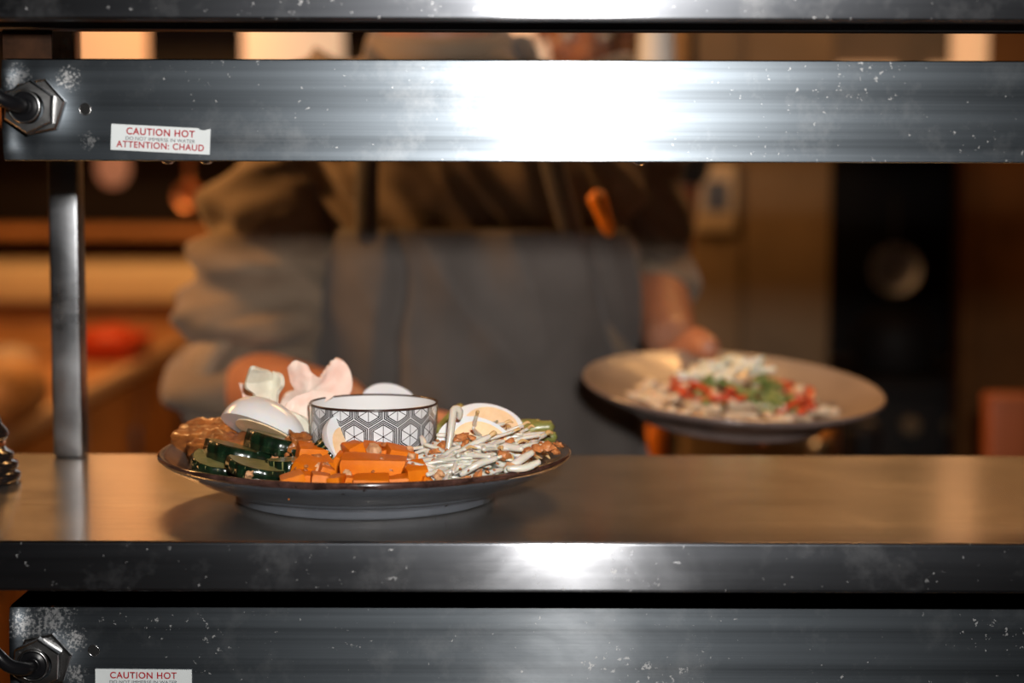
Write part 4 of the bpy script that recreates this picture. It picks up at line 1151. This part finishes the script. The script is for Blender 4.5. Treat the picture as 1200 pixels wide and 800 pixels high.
# low dark work table behind the pass on the right
wt, inv = group_at('work_table', (0.75, 2.6, 0), 'dark low work table behind the held plate', 'table')
put(box_obj('table_top', (0.10, 2.42, 0.86), (1.5, 2.82, 0.90), M_dark_equip, bevel=0.004), wt, inv)
for lx in (0.15, 1.43):
    for ly in (2.45, 2.75): put(box_obj('leg', (lx, ly, 0), (lx + 0.04, ly + 0.04, 0.859), M_dark_steel, bevel=0.003), wt, inv)
def small(name, px, py, Y, wpx, hpx, mat, label, cat, kind):
    p = P(px, py, Y); k = Y / FPX; R = wpx * k / 2; z0 = 0.9005
    H = p.z + hpx * k / 2 - z0
    root = empty(name, (p.x, Y, z0), label, cat)
    if kind == 'bottle':
        lathe_obj('bottle_body', [(0, 0), (R * 0.9, 0), (R, 0.006), (R, H * 0.62), (R * 0.85, H * 0.72), (R * 0.4, H * 0.82), (R * 0.36, H * 0.9), (0, H * 0.9)], mat, root, seg=28)
        lathe_obj('cap', [(R * 0.42, H * 0.88), (R * 0.42, H * 0.97), (R * 0.2, H), (0, H)], M_dark_equip, root, seg=24)
    elif kind == 'cup':
        lathe_obj('cup_body', [(0, 0), (R * 0.75, 0), (R, H), (R * 0.96, H), (R * 0.72, 0.006), (0, 0.006)], mat, root, seg=28)
        lathe_obj('rim', [(R * 0.95, H - 0.002), (R * 1.03, H), (R * 0.95, H + 0.004)], mat, root, seg=28)
    else:
        bm = bmesh.new(); add_loft(bm, [(0, 0, 0, R * 0.9, R * 0.6), (0, 0, H * 0.1, R, R * 0.68), (0, 0, H * 0.9, R * 1.04, R * 0.72), (0, 0, H, R * 1.04, R * 0.72)], 32, 6); bm_obj('box', bm, mat, root, smooth='auto')
        bm = bmesh.new(); add_loft(bm, [(0, 0, H + 0.0005, R * 1.08, R * 0.76), (0, 0, H + 0.012, R * 1.08, R * 0.76), (0, 0, H + 0.016, R * 0.9, R * 0.6)], 32, 6); bm_obj('lid', bm, mat, root, smooth='auto')
    return root
small('sauce_bottle', 768, 500, 2.60, 26, 60, M_orange_plastic, 'orange squeeze bottle on the dark work table beside the chef', 'bottle', 'bottle')
small('storage_box', 1180, 500, 2.75, 52, 55, simple('rust_plastic', (0.38, 0.10, 0.03), 0.5), 'rust coloured lidded box on the dark work table', 'box', 'box')
small('paper_cup', 970, 512, 2.6, 28, 30, M_crust, 'small tan cup on the dark work table under the held plate', 'cup', 'cup')
small('steel_beaker', 962, 530, 2.55, 30, 24, M_pot, 'small steel beaker on the dark work table', 'beaker', 'cup')
small('sauce_pot', 1010, 518, 2.65, 46, 30, M_dark_equip, 'black sauce pot on the dark work table', 'pot', 'cup')

# white paper cups on a high hanging shelf
Yp = 2.66
c = P(769, 55, Yp)
hs, inv = group_at('hanging_shelf', (c.x, Yp, c.z - 0.08), 'narrow dark shelf hung from the ceiling with white cups', 'shelf')
zb = P(769, 92, Yp).z
put(box_obj('board', (c.x - 0.06, Yp - 0.07, zb - 0.02), (c.x + 0.075, Yp + 0.3, zb), M_dark_equip, bevel=0.003), hs, inv)
for dx in (-0.05, 0.066):
    bm = bmesh.new(); add_tube(bm, [(c.x + dx, Yp + 0.15, zb - 0.001), (c.x + dx, Yp + 0.15, ZC - 0.001)], 0.006, 8); put(bm_obj('hanger', bm, M_dark_equip), hs, inv)
R = 42 / 2 * Yp / FPX
cup = empty('paper_cup', (c.x, Yp, zb + 0.0005), 'white paper cup standing upside down on the hanging shelf', 'cup')
lathe_obj('cup_wall', [(R * 1.04, 0.0), (R * 1.09, 0.003), (R * 1.04, 0.006), (R * 0.86, 0.105), (0, 0.105), (0, 0.103), (R * 0.84, 0.103), (R * 1.02, 0.001)], M_white_plastic, cup, seg=36)
lathe_obj('base_rim', [(R * 0.86, 0.103), (R * 0.865, 0.110), (R * 0.83, 0.110), (R * 0.83, 0.104)], M_white_plastic, cup, seg=36)
# ------------------------------------------------------------------ people
M_skin = food_mat('skin', (0.36, 0.15, 0.085), (0.46, 0.20, 0.115), 0.45, 0.25, 18, 0.1)
def cloth(name, c, rough=0.85, var=0.15):
    n = NT(name)
    lo = tuple(x * (1 - var) for x in c); hi = tuple(min(1, x * (1 + var)) for x in c)
    n.set('Base Color', n.ramp(n.noise(14, 4, 0.6), [(0.3, lo), (0.7, hi)]))
    n.set('Roughness', rough); n.set('Sheen Weight', 0.15)
    w1 = n.noise(900, 2, 0.5)
    n.bump(w1, 0.15, 0.0005)
    return n.m
M_jacket = cloth('taupe_jacket_cloth', (0.185, 0.130, 0.085))
M_cuff = cloth('cuff_cloth', (0.26, 0.185, 0.12))
M_apron = cloth('grey_apron_cloth', (0.088, 0.074, 0.066))
M_trouser = cloth('dark_trousers', (0.03, 0.03, 0.035))
M_shoe = simple('black_shoe', (0.015, 0.015, 0.015), 0.4)
M_hair = simple('dark_hair', (0.022, 0.013, 0.009), 0.55, var=0.4, scale=200)
M_blackshirt = cloth('black_shirt_cloth', (0.014, 0.013, 0.013))
M_eye = simple('eye_white', (0.7, 0.68, 0.64), 0.2); M_iris = simple('iris', (0.05, 0.025, 0.012), 0.2)
M_orange_pen = simple('orange_pen', (0.95, 0.28, 0.02), 0.4)

def rel(o, root):
    o.parent = root; o.matrix_parent_inverse = Matrix.Translation(-root.location); return o

def hand(bm, wrist, fwd, palm_n, curls, thumb_dir, thumb_curl=0.3, side=1, s=1.0, spread=0.05):
    """palm from the wrist along fwd, palm_n = way the palm faces, side=+1: thumb on fwd x palm_n side"""
    f = Vector(fwd).normalized(); n = Vector(palm_n); n = (n - f * n.dot(f)).normalized(); t = f.cross(n) * side
    w = Vector(wrist)
    # palm
    add_limb(bm, w, w + f * 0.03 * s, 0.024 * s, 0.026 * s)
    for q in (-0.028, -0.010, 0.009, 0.027):
        add_limb(bm, w + f * 0.015 * s + t * q * 0.6 * s, w + f * 0.086 * s + t * q * s, 0.0135 * s, 0.0115 * s, 12)
    L = {0.027: (0.043, 0.026, 0.020), 0.009: (0.047, 0.030, 0.021), -0.010: (0.044, 0.028, 0.020), -0.028: (0.034, 0.021, 0.018)}
    for i, q in enumerate((0.027, 0.009, -0.010, -0.028)):
        p = w + f * (0.088 - 0.004 * abs(i - 1)) * s + t * q * s
        d = (f + t * (q * spread * 40)).normalized(); ang = 0
        r = (0.0098, 0.0100, 0.0096, 0.0086)[i] * s
        for seg, (Ls, cu) in enumerate(zip(L[q], curls[i])):
            ang += cu
            dd = (d * math.cos(ang) + n * math.sin(ang)).normalized()
            e = p + dd * Ls * s
            add_limb(bm, p, e, r, r * 0.9, 12); p = e; r *= 0.9
    # thumb from the side of the palm
    p = w + f * 0.022 * s + t * 0.026 * s
    td = Vector(thumb_dir).normalized()
    for Ls, r, cu in ((0.040, 0.0135, 0), (0.034, 0.0112, thumb_curl), (0.027, 0.0100, thumb_curl)):
        td = (td + f * cu * 0.6).normalized()
        e = p + td * Ls * s
        add_limb(bm, p, e, r * s, r * 0.9 * s, 12); p = e

def head(bm, c, pitch, s=1.0, yaw=0.0):
    R = (Matrix.Rotation(yaw, 3, 'Z') @ Matrix.Rotation(pitch, 3, 'X'))
    def q(x, y, z): return Vector(c) + R @ (Vector((x, y, z)) * s)
    def ball(p, sz): add_ball(bm, q(*p), tuple(v * s for v in sz), R)
    ball((0, 0.012, 0.035), (0.076, 0.094, 0.083)); ball((0, -0.022, -0.030), (0.062, 0.066, 0.080)); ball((0, -0.052, -0.088), (0.034, 0.030, 0.024))
    ball((0, -0.070, 0.030), (0.055, 0.024, 0.020))
    add_limb(bm, q(0, -0.086, 0.022), q(0, -0.106, -0.022), 0.009 * s, 0.014 * s, 12)
    for sx in (-1, 1):
        ball((sx * 0.014, -0.096, -0.024), (0.010, 0.011, 0.008)); ball((sx * 0.076, 0.010, 0.002), (0.009, 0.019, 0.031)); ball((sx * 0.042, -0.066, -0.018), (0.024, 0.022, 0.018))
    ball((0, -0.088, -0.052), (0.024, 0.012, 0.006)); ball((0, -0.086, -0.064), (0.021, 0.012, 0.007))
    return q, R
def eyes(root, q, R):
    for sx in (-1, 1):
        bm = bmesh.new(); add_ball(bm, q(sx * 0.031, -0.079, 0.006), (0.0125, 0.0125, 0.0105)); o = rel(bm_obj('eye', bm, M_eye), root)
        bm = bmesh.new(); add_ball(bm, q(sx * 0.031, -0.0885, 0.004), (0.0052, 0.0042, 0.0052)); i = bm_obj('iris', bm, M_iris); i.parent = o

def folds(me, fn):
    co = [v.co.copy() for v in me.vertices]; nr = [v.normal.copy() for v in me.vertices]
    for v, c, n in zip(me.vertices, co, nr): v.co = c + n * fn(c)
    me.update()
def ridge(p, scale, seed=0.0):
    return 1 - 2 * abs(noise.noise(Vector((p[0] * scale[0] + seed, p[1] * scale[1], p[2] * scale[2]))))

# ---- the chef
CX, CY = P(565, 300, 2.03).x, 2.04
chef = empty('person', (CX, CY, 0), 'person in taupe jacket and grey apron holding a plate behind the pass', 'person')
SHL = Vector((CX - 0.175, CY + 0.01, 1.435)); SHR = Vector((CX + 0.155, CY + 0.03, 1.43))
ELL = P(280, 455, 1.985); ELL.y = 1.985
WRL = P(398, 476, 1.70)
ELR = Vector((P(756, 335, 2.18).x, 2.18, P(756, 322, 2.18).z)); WRR = P(786, 398, 1.965)
NECK = Vector((CX - 0.045, CY - 0.01, 1.47)); HC = Vector((CX - 0.055, CY - 0.055, 1.645))
plate2_c = P(859, 453, 1.72)
# body: one continuous figure
bm = bmesh.new()
add_loft(bm, [(CX, CY, 0.84, 0.13, 0.10), (CX, CY, 0.92, 0.16, 0.115), (CX, CY, 1.02, 0.15, 0.105), (CX, CY, 1.12, 0.14, 0.10), (CX - 0.01, CY, 1.26, 0.155, 0.11), (CX - 0.01, CY, 1.38, 0.165, 0.105), (CX - 0.02, CY + 0.01, 1.44, 0.14, 0.085), (CX - 0.04, CY + 0.01, 1.49, 0.07, 0.06)])
add_limb(bm, NECK - Vector((0, 0, 0.03)), HC - Vector((0, -0.03, 0.06)), 0.062, 0.056)
q, R = head(bm, HC, 0.42)
for sh, el, wr in ((SHL, ELL, WRL), (SHR, ELR, WRR)):
    add_limb(bm, sh, el, 0.046, 0.038); m = el.lerp(wr, 0.3)
    add_limb(bm, el, m, 0.039, 0.042); add_limb(bm, m, wr, 0.042, 0.029)
# image-left hand rests on the back edge of the shelf
hand(bm, WRL, (0.30, -0.85, 0.02), (0, -0.1, -1), [(0.25, 0.35, 0.25)] * 4, (0.80, -0.55, -0.05), 0.15, side=1, s=0.95)
# image-right hand: fingers under the plate, thumb over the rim
rim_pt = P(818, 413, 1.845)
fw = (P(872, 500, 1.76) - WRR)
hand(bm, WRR, (0.40, -0.70, -0.58), (0.25, -0.35, 0.9), [(0.05, 0.10, 0.10), (0.02, 0.1, 0.1), (0.05, 0.1, 0.12), (0.1, 0.15, 0.15)], (rim_pt + Vector((0.004, -0.015, 0.006))) - (WRR + Vector((0, 0, 0.012))), 0.05, side=-1, s=0.95)
# the thumb's ball laid over the rim
add_limb(bm, rim_pt + Vector((-0.022, 0.045, -0.012)), rim_pt + Vector((0, 0.012, 0.010)), 0.0155, 0.0150, 14)
add_limb(bm, rim_pt + Vector((0, 0.012, 0.010)), rim_pt + Vector((0.008, -0.016, 0.006)), 0.0155, 0.0135, 14)
# legs and feet
for s in (-1, 1):
    hip = Vector((CX + s * 0.085, CY, 0.88)); kn = Vector((CX + s * 0.10, CY - 0.01, 0.48)); an = Vector((CX + s * 0.11, CY + 0.02, 0.09))
    add_limb(bm, hip, kn, 0.085, 0.055); add_limb(bm, kn, kn.lerp(an, 0.35), 0.055, 0.056); add_limb(bm, kn.lerp(an, 0.35), an, 0.056, 0.036)
    add_limb(bm, an - Vector((0, -0.02, 0.045)), an + Vector((s * 0.02, -0.15, -0.055)), 0.036, 0.028)
me = fuse(bm, 0.0042, 5)
rel(mesh_obj('body', me, M_skin), chef)
eyes(chef, q, R)
# hair
bm = bmesh.new()
for p, sz in (((0, 0.028, 0.052), (0.081, 0.088, 0.080)), ((0, 0.075, 0.0), (0.066, 0.040, 0.06)), ((0, -0.045, 0.094), (0.058, 0.045, 0.026)), ((-0.066, 0.005, 0.045), (0.018, 0.045, 0.045)), ((0.066, 0.005, 0.045), (0.018, 0.045, 0.045))):
    add_ball(bm, q(*p), sz, R)
me = fuse(bm, 0.006, 3); folds(me, lambda p: 0.004 * noise.noise(p * 60)); rel(mesh_obj('hair', me, M_hair), chef)

# jacket with loose rolled sleeves
bm = bmesh.new()
add_loft(bm, [(CX, CY, 0.80, 0.185, 0.135), (CX, CY, 0.92, 0.180, 0.132), (CX, CY, 1.02, 0.170, 0.124), (CX, CY, 1.12, 0.163, 0.12), (CX - 0.01, CY, 1.26, 0.172, 0.128), (CX - 0.012, CY, 1.36, 0.182, 0.124), (CX - 0.02, CY + 0.01, 1.435, 0.160, 0.105), (CX - 0.035, CY + 0.01, 1.485, 0.092, 0.08)])
cufL = ELL.lerp(WRL, 0.06); cufR = ELR.lerp(WRR, 0.30)
midL = SHL.lerp(ELL, 0.5) + Vector((-0.010, -0.01, 0))
add_limb(bm, SHL + Vector((0.02, 0, -0.012)), midL, 0.070, 0.073); add_limb(bm, midL, ELL + Vector((0.018, 0, 0.03)), 0.073, 0.070); add_limb(bm, ELL + Vector((0.018, 0, 0.03)), cufL, 0.070, 0.062)
add_limb(bm, SHR + Vector((-0.012, 0, 0)), SHR.lerp(ELR, 0.5), 0.058, 0.050); add_limb(bm, SHR.lerp(ELR, 0.5), ELR, 0.050, 0.046); add_limb(bm, ELR, cufR, 0.046, 0.042)
me = fuse(bm, 0.006, 6)
def jf(p):
    x, y, z = p
    d = 0.0
    arm = max(0.0, min(1.0, (CX - 0.17 - x) / 0.05))
    # creases of the bent sleeve: slanting across the arm, gathered towards the elbow
    a = ridge((x * 0.6 + z * 0.5, y * 0.8, z - 0.5 * x), (5, 5, 17), 2.0)
    d += arm * 0.016 * a + arm * 0.009 * ridge((x, y, z - 0.35 * x), (8, 8, 34), 9.0)
    uu = (x - (CX - 0.255)) / 0.08
    d += arm * 0.010 * math.sin(z * 100 - 1.6 * uu * uu + 3.0 * noise.noise(p * 7)) * max(0, min(1, (1.36 - z) / 0.1))
    ph = z * 34 - 0.9 * uu * abs(uu) + 1.4 * uu + 1.6 * noise.noise(p * 9)
    d -= arm * 0.020 * math.exp(-(math.sin(ph) / 0.28) ** 2) * max(0, min(1, (1.40 - z) / 0.08))
    # long slanting drag lines over the chest
    u = (x - CX) * 0.75 + (z - 1.3) * 0.66
    d += (1 - arm) * 0.016 * ridge((u, 0, (x - CX) * 0.66 - (z - 1.3) * 0.75), (30, 1, 5), 4.0)
    return d + 0.003 * noise.noise(p * 25)
folds(me, jf)
jk = rel(mesh_obj('jacket', me, M_jacket), chef); tag(jk, 'taupe jacket with rolled sleeves')
# rolled cuffs
def cuff(c, axis, r, w, thick, name='cuff'):
    bm = bmesh.new()
    M = Matrix.Translation(c) @ Vector(axis).to_track_quat('Z', 'Y').to_matrix().to_4x4()
    prof = [(r * 0.80, -w / 2), (r, -w / 2), (r + thick, -w * 0.3), (r + thick * 1.2, 0), (r + thick, w * 0.35), (r, w / 2), (r - thick * 0.4, w * 0.48), (r * 0.74, w * 0.30), (r * 0.68, w * 0.1)]
    add_lathe(bm, prof, 56, M)
    for v in bm.verts: v.co += (v.co - Vector(c)).normalized() * 0.006 * noise.noise(v.co * 32)
    return bm_obj(name, bm, M_cuff, jk)
def subp(o): o.matrix_parent_inverse = Matrix.Identity(4); return o
c1 = cuff(ELL.lerp(WRL, 0.09), WRL - ELL + Vector((0.1, 0, 0)), 0.062, 0.055, 0.009)
c2 = cuff(ELR.lerp(WRR, 0.34), WRR - ELR, 0.040, 0.035, 0.005)
# collar
bm = bmesh.new(); M = Matrix.Translation(NECK + Vector((0.0, 0.0, 0.012))) @ Matrix.Rotation(0.18, 4, 'X')
add_lathe(bm, [(0.082, -0.02), (0.074, 0.012), (0.070, 0.034), (0.074, 0.040), (0.080, 0.030), (0.092, -0.018)], 48, M); bm_obj('collar', bm, M_jacket, jk)
for o in jk.children: o.matrix_parent_inverse = Matrix.Identity(4)
# apron: bib, skirt and straps
def torso_front(z):
    tab = [(0.40, 0.20, 0.16), (0.80, 0.19, 0.142), (1.02, 0.176, 0.132), (1.12, 0.168, 0.128), (1.26, 0.176, 0.136), (1.36, 0.184, 0.132), (1.44, 0.16, 0.112)]
    for (z0, a0, b0), (z1, a1, b1) in zip(tab, tab[1:]):
        if z <= z1:
            t = (z - z0) / (z1 - z0); return a0 + (a1 - a0) * t, b0 + (b1 - b0) * t
    return tab[-1][1:]
bm = bmesh.new(); rows = []
NZ, NA = 110, 90
for i in range(NZ + 1):
    z = 0.45 + (1.31 - 0.45) * i / NZ
    half = 1.28 if z < 1.16 else 1.28 - 0.45 * min(1, (z - 1.16) / 0.15) ** 1.3
    a, b = torso_front(z); row = []
    for k in range(NA + 1):
        th = -PI / 2 + half * (2 * k / NA - 1)
        c, s = math.cos(th), math.sin(th)
        e = 2 / 2.4
        p = Vector((CX + 0.004 + (a - 0.002) * math.copysign(abs(c) ** e, c), CY + (b + 0.014) * math.copysign(abs(s) ** e, s), z))
        f = 0.024 * ridge((p.x * 1.0 + 0.45 * (z - 1.1), 0, z), (11, 1, 3.0), 1.0) + 0.010 * noise.noise(Vector((p.x * 22, 3, z * 9)))
        cr = math.sin((p.x - CX) * 17 + (z - 1.1) * 9 + 2.2 * noise.noise(Vector((p.x * 5, 1, z * 5))))
        f -= 0.016 * math.exp(-(cr / 0.16) ** 2)
        p += Vector((c, s, 0)) * (f + 0.006) * (0.35 + 0.65 * min(1, max(0, (1.42 - z) / 0.3)))
        row.append(bm.verts.new(p))
    rows.append(row)
for u, v in zip(rows, rows[1:]):
    for k in range(NA): bm.faces.new((u[k], u[k + 1], v[k + 1], v[k]))
ap = bm_obj('apron', bm, M_apron); with_mods(ap, ('SOLIDIFY', dict(thickness=0.0025, offset=1.0)))
rel(ap, chef); tag(ap, 'charcoal grey bib apron')
for s in (-1, 1):
    pts = [Vector((CX - 0.01 + s * 0.105, CY - 0.152, 1.30)), Vector((CX - 0.02 + s * 0.095, CY - 0.145, 1.37)), Vector((CX - 0.025 + s * 0.085, CY - 0.12, 1.44)), Vector((CX - 0.035 + s * 0.075, CY - 0.02, 1.51)), Vector((CX - 0.04 + s * 0.05, CY + 0.085, 1.49))]
    bm = bmesh.new(); add_tube(bm, smooth_path(pts, 16), 0.012, 8, True, 0.35); o = bm_obj('strap', bm, M_apron); o.parent = ap; o.matrix_parent_inverse = Matrix.Identity(4)
# orange pen clipped to the bib
p0 = P(698, 228, 1.880); p1 = P(716, 277, 1.872)
pen = empty('pen', p1, 'orange pen clipped slanting to the apron of the person in taupe', 'pen')
bm = bmesh.new(); add_tube(bm, [p0.lerp(p1, t) for t in (0, .1, .2, .5, .8, .93, 1)], [0.009, 0.0098, 0.0092, 0.0075, 0.007, 0.005, 0.001], 14); rel(bm_obj('barrel', bm, M_orange_pen), pen)
bm = bmesh.new(); add_tube(bm, [p0 + Vector((0.001, -0.008, 0.003)), p0.lerp(p1, 0.25) + Vector((0.001, -0.009, 0)), p0.lerp(p1, 0.5) + Vector((0.001, -0.007, 0))], 0.0018, 8); rel(bm_obj('clip', bm, M_dark_equip), pen)
# trousers and shoes
bm = bmesh.new()
add_loft(bm, [(CX, CY, 0.78, 0.17, 0.12), (CX, CY, 0.90, 0.172, 0.124), (CX, CY, 0.98, 0.165, 0.118)])
for s in (-1, 1):
    hip = Vector((CX + s * 0.085, CY, 0.86)); kn = Vector((CX + s * 0.10, CY - 0.01, 0.48)); an = Vector((CX + s * 0.11, CY + 0.02, 0.10))
    add_limb(bm, hip, kn, 0.10, 0.075); add_limb(bm, kn, an, 0.075, 0.062)
me = fuse(bm, 0.008, 4); folds(me, lambda p: 0.006 * ridge(p, (8, 8, 10))); rel(mesh_obj('trousers', me, M_trouser), chef)
for s in (-1, 1):
    an = Vector((CX + s * 0.11, CY + 0.02, 0.09)); bm = bmesh.new()
    add_ball(bm, (an.x, an.y - 0.02, 0.045), (0.044, 0.075, 0.045)); add_ball(bm, (an.x + s * 0.012, an.y - 0.12, 0.036), (0.047, 0.09, 0.036)); add_ball(bm, (an.x, an.y, 0.08), (0.045, 0.05, 0.05))
    rel(mesh_obj('shoe', fuse(bm, 0.007, 4), M_shoe), chef)

# ---- a second cook in black further back, only a sliver shows between the chef and the cabinet
DX, DY = P(684, 200, 3.15).x, 3.15
ck = empty('person', (DX, DY, 0), 'person in black short-sleeved shirt standing further back in the kitchen', 'person')
sR = Vector((DX + 0.155, DY, 1.40)); eR = Vector((P(778, 292, 3.1).x, 3.12, 1.16)); wR = Vector((DX + 0.13, 2.92, 1.06))
sL = Vector((DX - 0.165, DY, 1.40)); eL = Vector((DX - 0.20, DY + 0.02, 1.13)); wL = Vector((DX - 0.12, DY - 0.2, 1.03))
HC2 = Vector((DX, DY - 0.04, 1.60))
bm = bmesh.new()
add_loft(bm, [(DX, DY, 0.82, 0.13, 0.10), (DX, DY, 0.92, 0.15, 0.11), (DX, DY, 1.1, 0.135, 0.10), (DX, DY, 1.3, 0.155, 0.11), (DX, DY, 1.40, 0.14, 0.09), (DX, DY, 1.45, 0.07, 0.06)])
add_limb(bm, (DX, DY, 1.42), (DX, DY - 0.02, 1.55), 0.056, 0.052)
q2, R2 = head(bm, HC2, 0.25)
for sh_, el, wr, sd in ((sL, eL, wL, 1), (sR, eR, wR, -1)):
    add_limb(bm, sh_, el, 0.050, 0.038); m = el.lerp(wr, 0.3); add_limb(bm, el, m, 0.038, 0.040); add_limb(bm, m, wr, 0.040, 0.026)
    hand(bm, wr, (0.0, -0.95, -0.25), (0, -0.2, -1), [(0.3, 0.4, 0.3)] * 4, (sd * 0.7, -0.7, -0.1), 0.2, side=sd, s=0.9)
for s in (-1, 1):
    hip = Vector((DX + s * 0.08, DY, 0.86)); kn = Vector((DX + s * 0.09, DY - 0.01, 0.47)); an = Vector((DX + s * 0.10, DY + 0.02, 0.09))
    add_limb(bm, hip, kn, 0.08, 0.052); add_limb(bm, kn, an, 0.054, 0.035); add_limb(bm, an - Vector((0, -0.02, 0.045)), an + Vector((s * 0.02, -0.15, -0.055)), 0.036, 0.028)
rel(mesh_obj('body', fuse(bm, 0.006, 4), M_skin), ck); eyes(ck, q2, R2)
bm = bmesh.new()
for p, sz in (((0, 0.028, 0.052), (0.081, 0.088, 0.080)), ((0, 0.075, 0.0), (0.066, 0.040, 0.06)), ((0, -0.045, 0.094), (0.058, 0.045, 0.026))): add_ball(bm, q2(*p), sz, R2)
rel(mesh_obj('hair', fuse(bm, 0.008, 3), M_hair), ck)
bm = bmesh.new()
add_loft(bm, [(DX, DY, 0.85, 0.165, 0.13), (DX, DY, 0.95, 0.16, 0.128), (DX, DY, 1.1, 0.15, 0.12), (DX, DY, 1.3, 0.168, 0.125), (DX, DY, 1.40, 0.15, 0.10), (DX, DY, 1.445, 0.085, 0.07)])
for sh_, el in ((sL, eL), (sR, eR)): add_limb(bm, sh_, sh_.lerp(el, 0.08), 0.058, 0.056)
me = fuse(bm, 0.008, 4); folds(me, lambda p: 0.006 * ridge(p, (9, 9, 14))); rel(mesh_obj('shirt', me, M_blackshirt), ck)
bm = bmesh.new(); add_loft(bm, [(DX, DY, 0.76, 0.155, 0.115), (DX, DY, 0.9, 0.158, 0.12), (DX, DY, 0.96, 0.15, 0.115)])
for s in (-1, 1): add_limb(bm, (DX + s * 0.08, DY, 0.84), (DX + s * 0.09, DY - 0.01, 0.47), 0.09, 0.07); add_limb(bm, (DX + s * 0.09, DY - 0.01, 0.47), (DX + s * 0.10, DY + 0.02, 0.10), 0.07, 0.06)
rel(mesh_obj('trousers', fuse(bm, 0.01, 4), M_trouser), ck)
for s in (-1, 1):
    bm = bmesh.new(); add_ball(bm, (DX + s * 0.10, DY, 0.045), (0.044, 0.075, 0.045)); add_ball(bm, (DX + s * 0.112, DY - 0.10, 0.036), (0.047, 0.09, 0.036)); rel(mesh_obj('shoe', fuse(bm, 0.008, 4), M_shoe), ck)

# ------------------------------------------------------------------ the plate in the chef's hand
M_plate2_out = simple('brown_grey_glaze', (0.16, 0.12, 0.11), 0.2, var=0.2, scale=30, coat=0.4)
M_plate2_in = simple('sand_glaze', (0.30, 0.235, 0.185), 0.3, var=0.12, scale=25, coat=0.3)
P2S = 178 * 1.72 / FPX / 0.1385
p2 = make_plate('serving_plate', 'brown-grey stoneware plate held by the person in taupe', P2S, M_plate2_out, M_plate2_in)
R2 = (Matrix.Rotation(math.radians(3.2), 3, 'Y') @ Matrix.Rotation(math.radians(6.8), 3, 'X'))
M2 = Matrix.Translation(plate2_c - R2 @ Vector((0, 0, 0.030 * P2S))) @ R2.to_4x4()
p2.matrix_world = M2
p2.location = M2.to_translation(); p2.rotation_euler = M2.to_euler()
rnd = random.Random(12)
M_red = food_mat('red_pepper', (0.42, 0.035, 0.010), (0.60, 0.075, 0.02), 0.3, 0.1, 60, 0.2, 0.3)
M_scallion = food_mat('spring_onion_green', (0.10, 0.16, 0.035), (0.26, 0.33, 0.10), 0.4, 0.2, 60, 0.1, 0.2)
M_scal_white = food_mat('spring_onion_white', (0.66, 0.66, 0.52), (0.80, 0.79, 0.68), 0.35, 0.3, 40, 0.1, 0.2)
M_noodle = food_mat('noodle', (0.62, 0.46, 0.30), (0.76, 0.62, 0.45), 0.4, 0.3, 50, 0.1, 0.1)
def on2(u, v, h):                        # point over plate 2: u, v in plate metres, h above its well
    r = math.hypot(u, v) / P2S
    return M2 @ Vector((u, v, (floor_z(r) + 0.0) * P2S + h))
def heap(u, v): return 0.030 * math.exp(-((u - 0.004) ** 2 + (v - 0.005) ** 2) / 0.045 ** 2)
def bit(name, label, cat, group, mat, u, v, L, r, lift, yaw=None, bend=0.3, flat=0.6, tilt=0.2):
    c = on2(u, v, heap(u, v) + lift)
    yaw = rnd.uniform(0, PI) if yaw is None else yaw
    pts = sprout_path(rnd, Vector((0, 0, 0)), L, yaw, rnd.uniform(-tilt, tilt), bend * rnd.uniform(-1, 1))
    bm = bmesh.new(); add_tube(bm, smooth_path(pts, 9), r, 8, True, flat)
    where = ' near the thumb that holds it' if u < -0.028 else ' on the side away from the thumb' if u > 0.04 else ' in the middle of the heap'
    o = bm_obj(name, bm, mat, None, c); tag(o, label + where, cat, group)
for i in range(46):                       # noodles at the bottom
    a = rnd.uniform(0, 2 * PI); rr = 0.083 * math.sqrt(rnd.random())
    bit('noodle_piece', 'pale noodle on the held plate', 'noodle', 'noodles on the held plate', M_noodle, rr * math.cos(a) * 1.05, rr * math.sin(a), rnd.uniform(0.025, 0.05), 0.0028, 0.003, None, 0.8, 1.0, 0.05)
for i in range(30):
    a = rnd.uniform(0, 2 * PI); rr = rnd.uniform(0.05, 0.09)
    bit('tofu_crumb', 'pale beige tofu crumb on the held plate', 'tofu', 'tofu crumbs on the held plate', M_noodle, rr * math.cos(a), rr * math.sin(a), 0.008, 0.0045, 0.006, None, 0.1, 0.9)
for (u, v) in [(-0.045, 0.01), (-0.040, 0.02), (-0.03, -0.02), (-0.05, -0.005), (-0.042, -0.03), (-0.005, -0.035), (0.008, -0.04), (0.055, 0.01), (0.062, -0.005), (0.07, -0.025), (0.05, -0.035), (0.06, -0.04), (0.045, 0.02), (0.072, 0.008), (-0.02, -0.04)]:
    bit('red_pepper_strip', 'glossy red pepper strip on the held plate', 'red pepper', 'red pepper strips on the held plate', M_red, u, v, rnd.uniform(0.022, 0.034), 0.0052, 0.010, None, 0.6, 0.6, 0.5)
for i in range(24):
    a = rnd.uniform(0, 2 * PI); rr = 0.042 * math.sqrt(rnd.random())
    bit('spring_onion_green', 'green spring onion strip heaped on the held plate', 'spring onion', 'green spring onion on the held plate', M_scallion, 0.006 + rr * math.cos(a) * 1.3, -0.006 + rr * math.sin(a), rnd.uniform(0.022, 0.04), 0.0042, 0.008, None, 0.4, 0.6, 0.7)
for i in range(20):
    a = rnd.uniform(0, 2 * PI); rr = 0.030 * math.sqrt(rnd.random())
    bit('spring_onion_white', 'white spring onion shred topping the held plate', 'spring onion', 'white spring onion on the held plate', M_scal_white, 0.0 + rr * math.cos(a) * 1.4, 0.012 + rr * math.sin(a), rnd.uniform(0.02, 0.036), 0.0040, 0.015, None, 0.5, 0.7, 0.5)
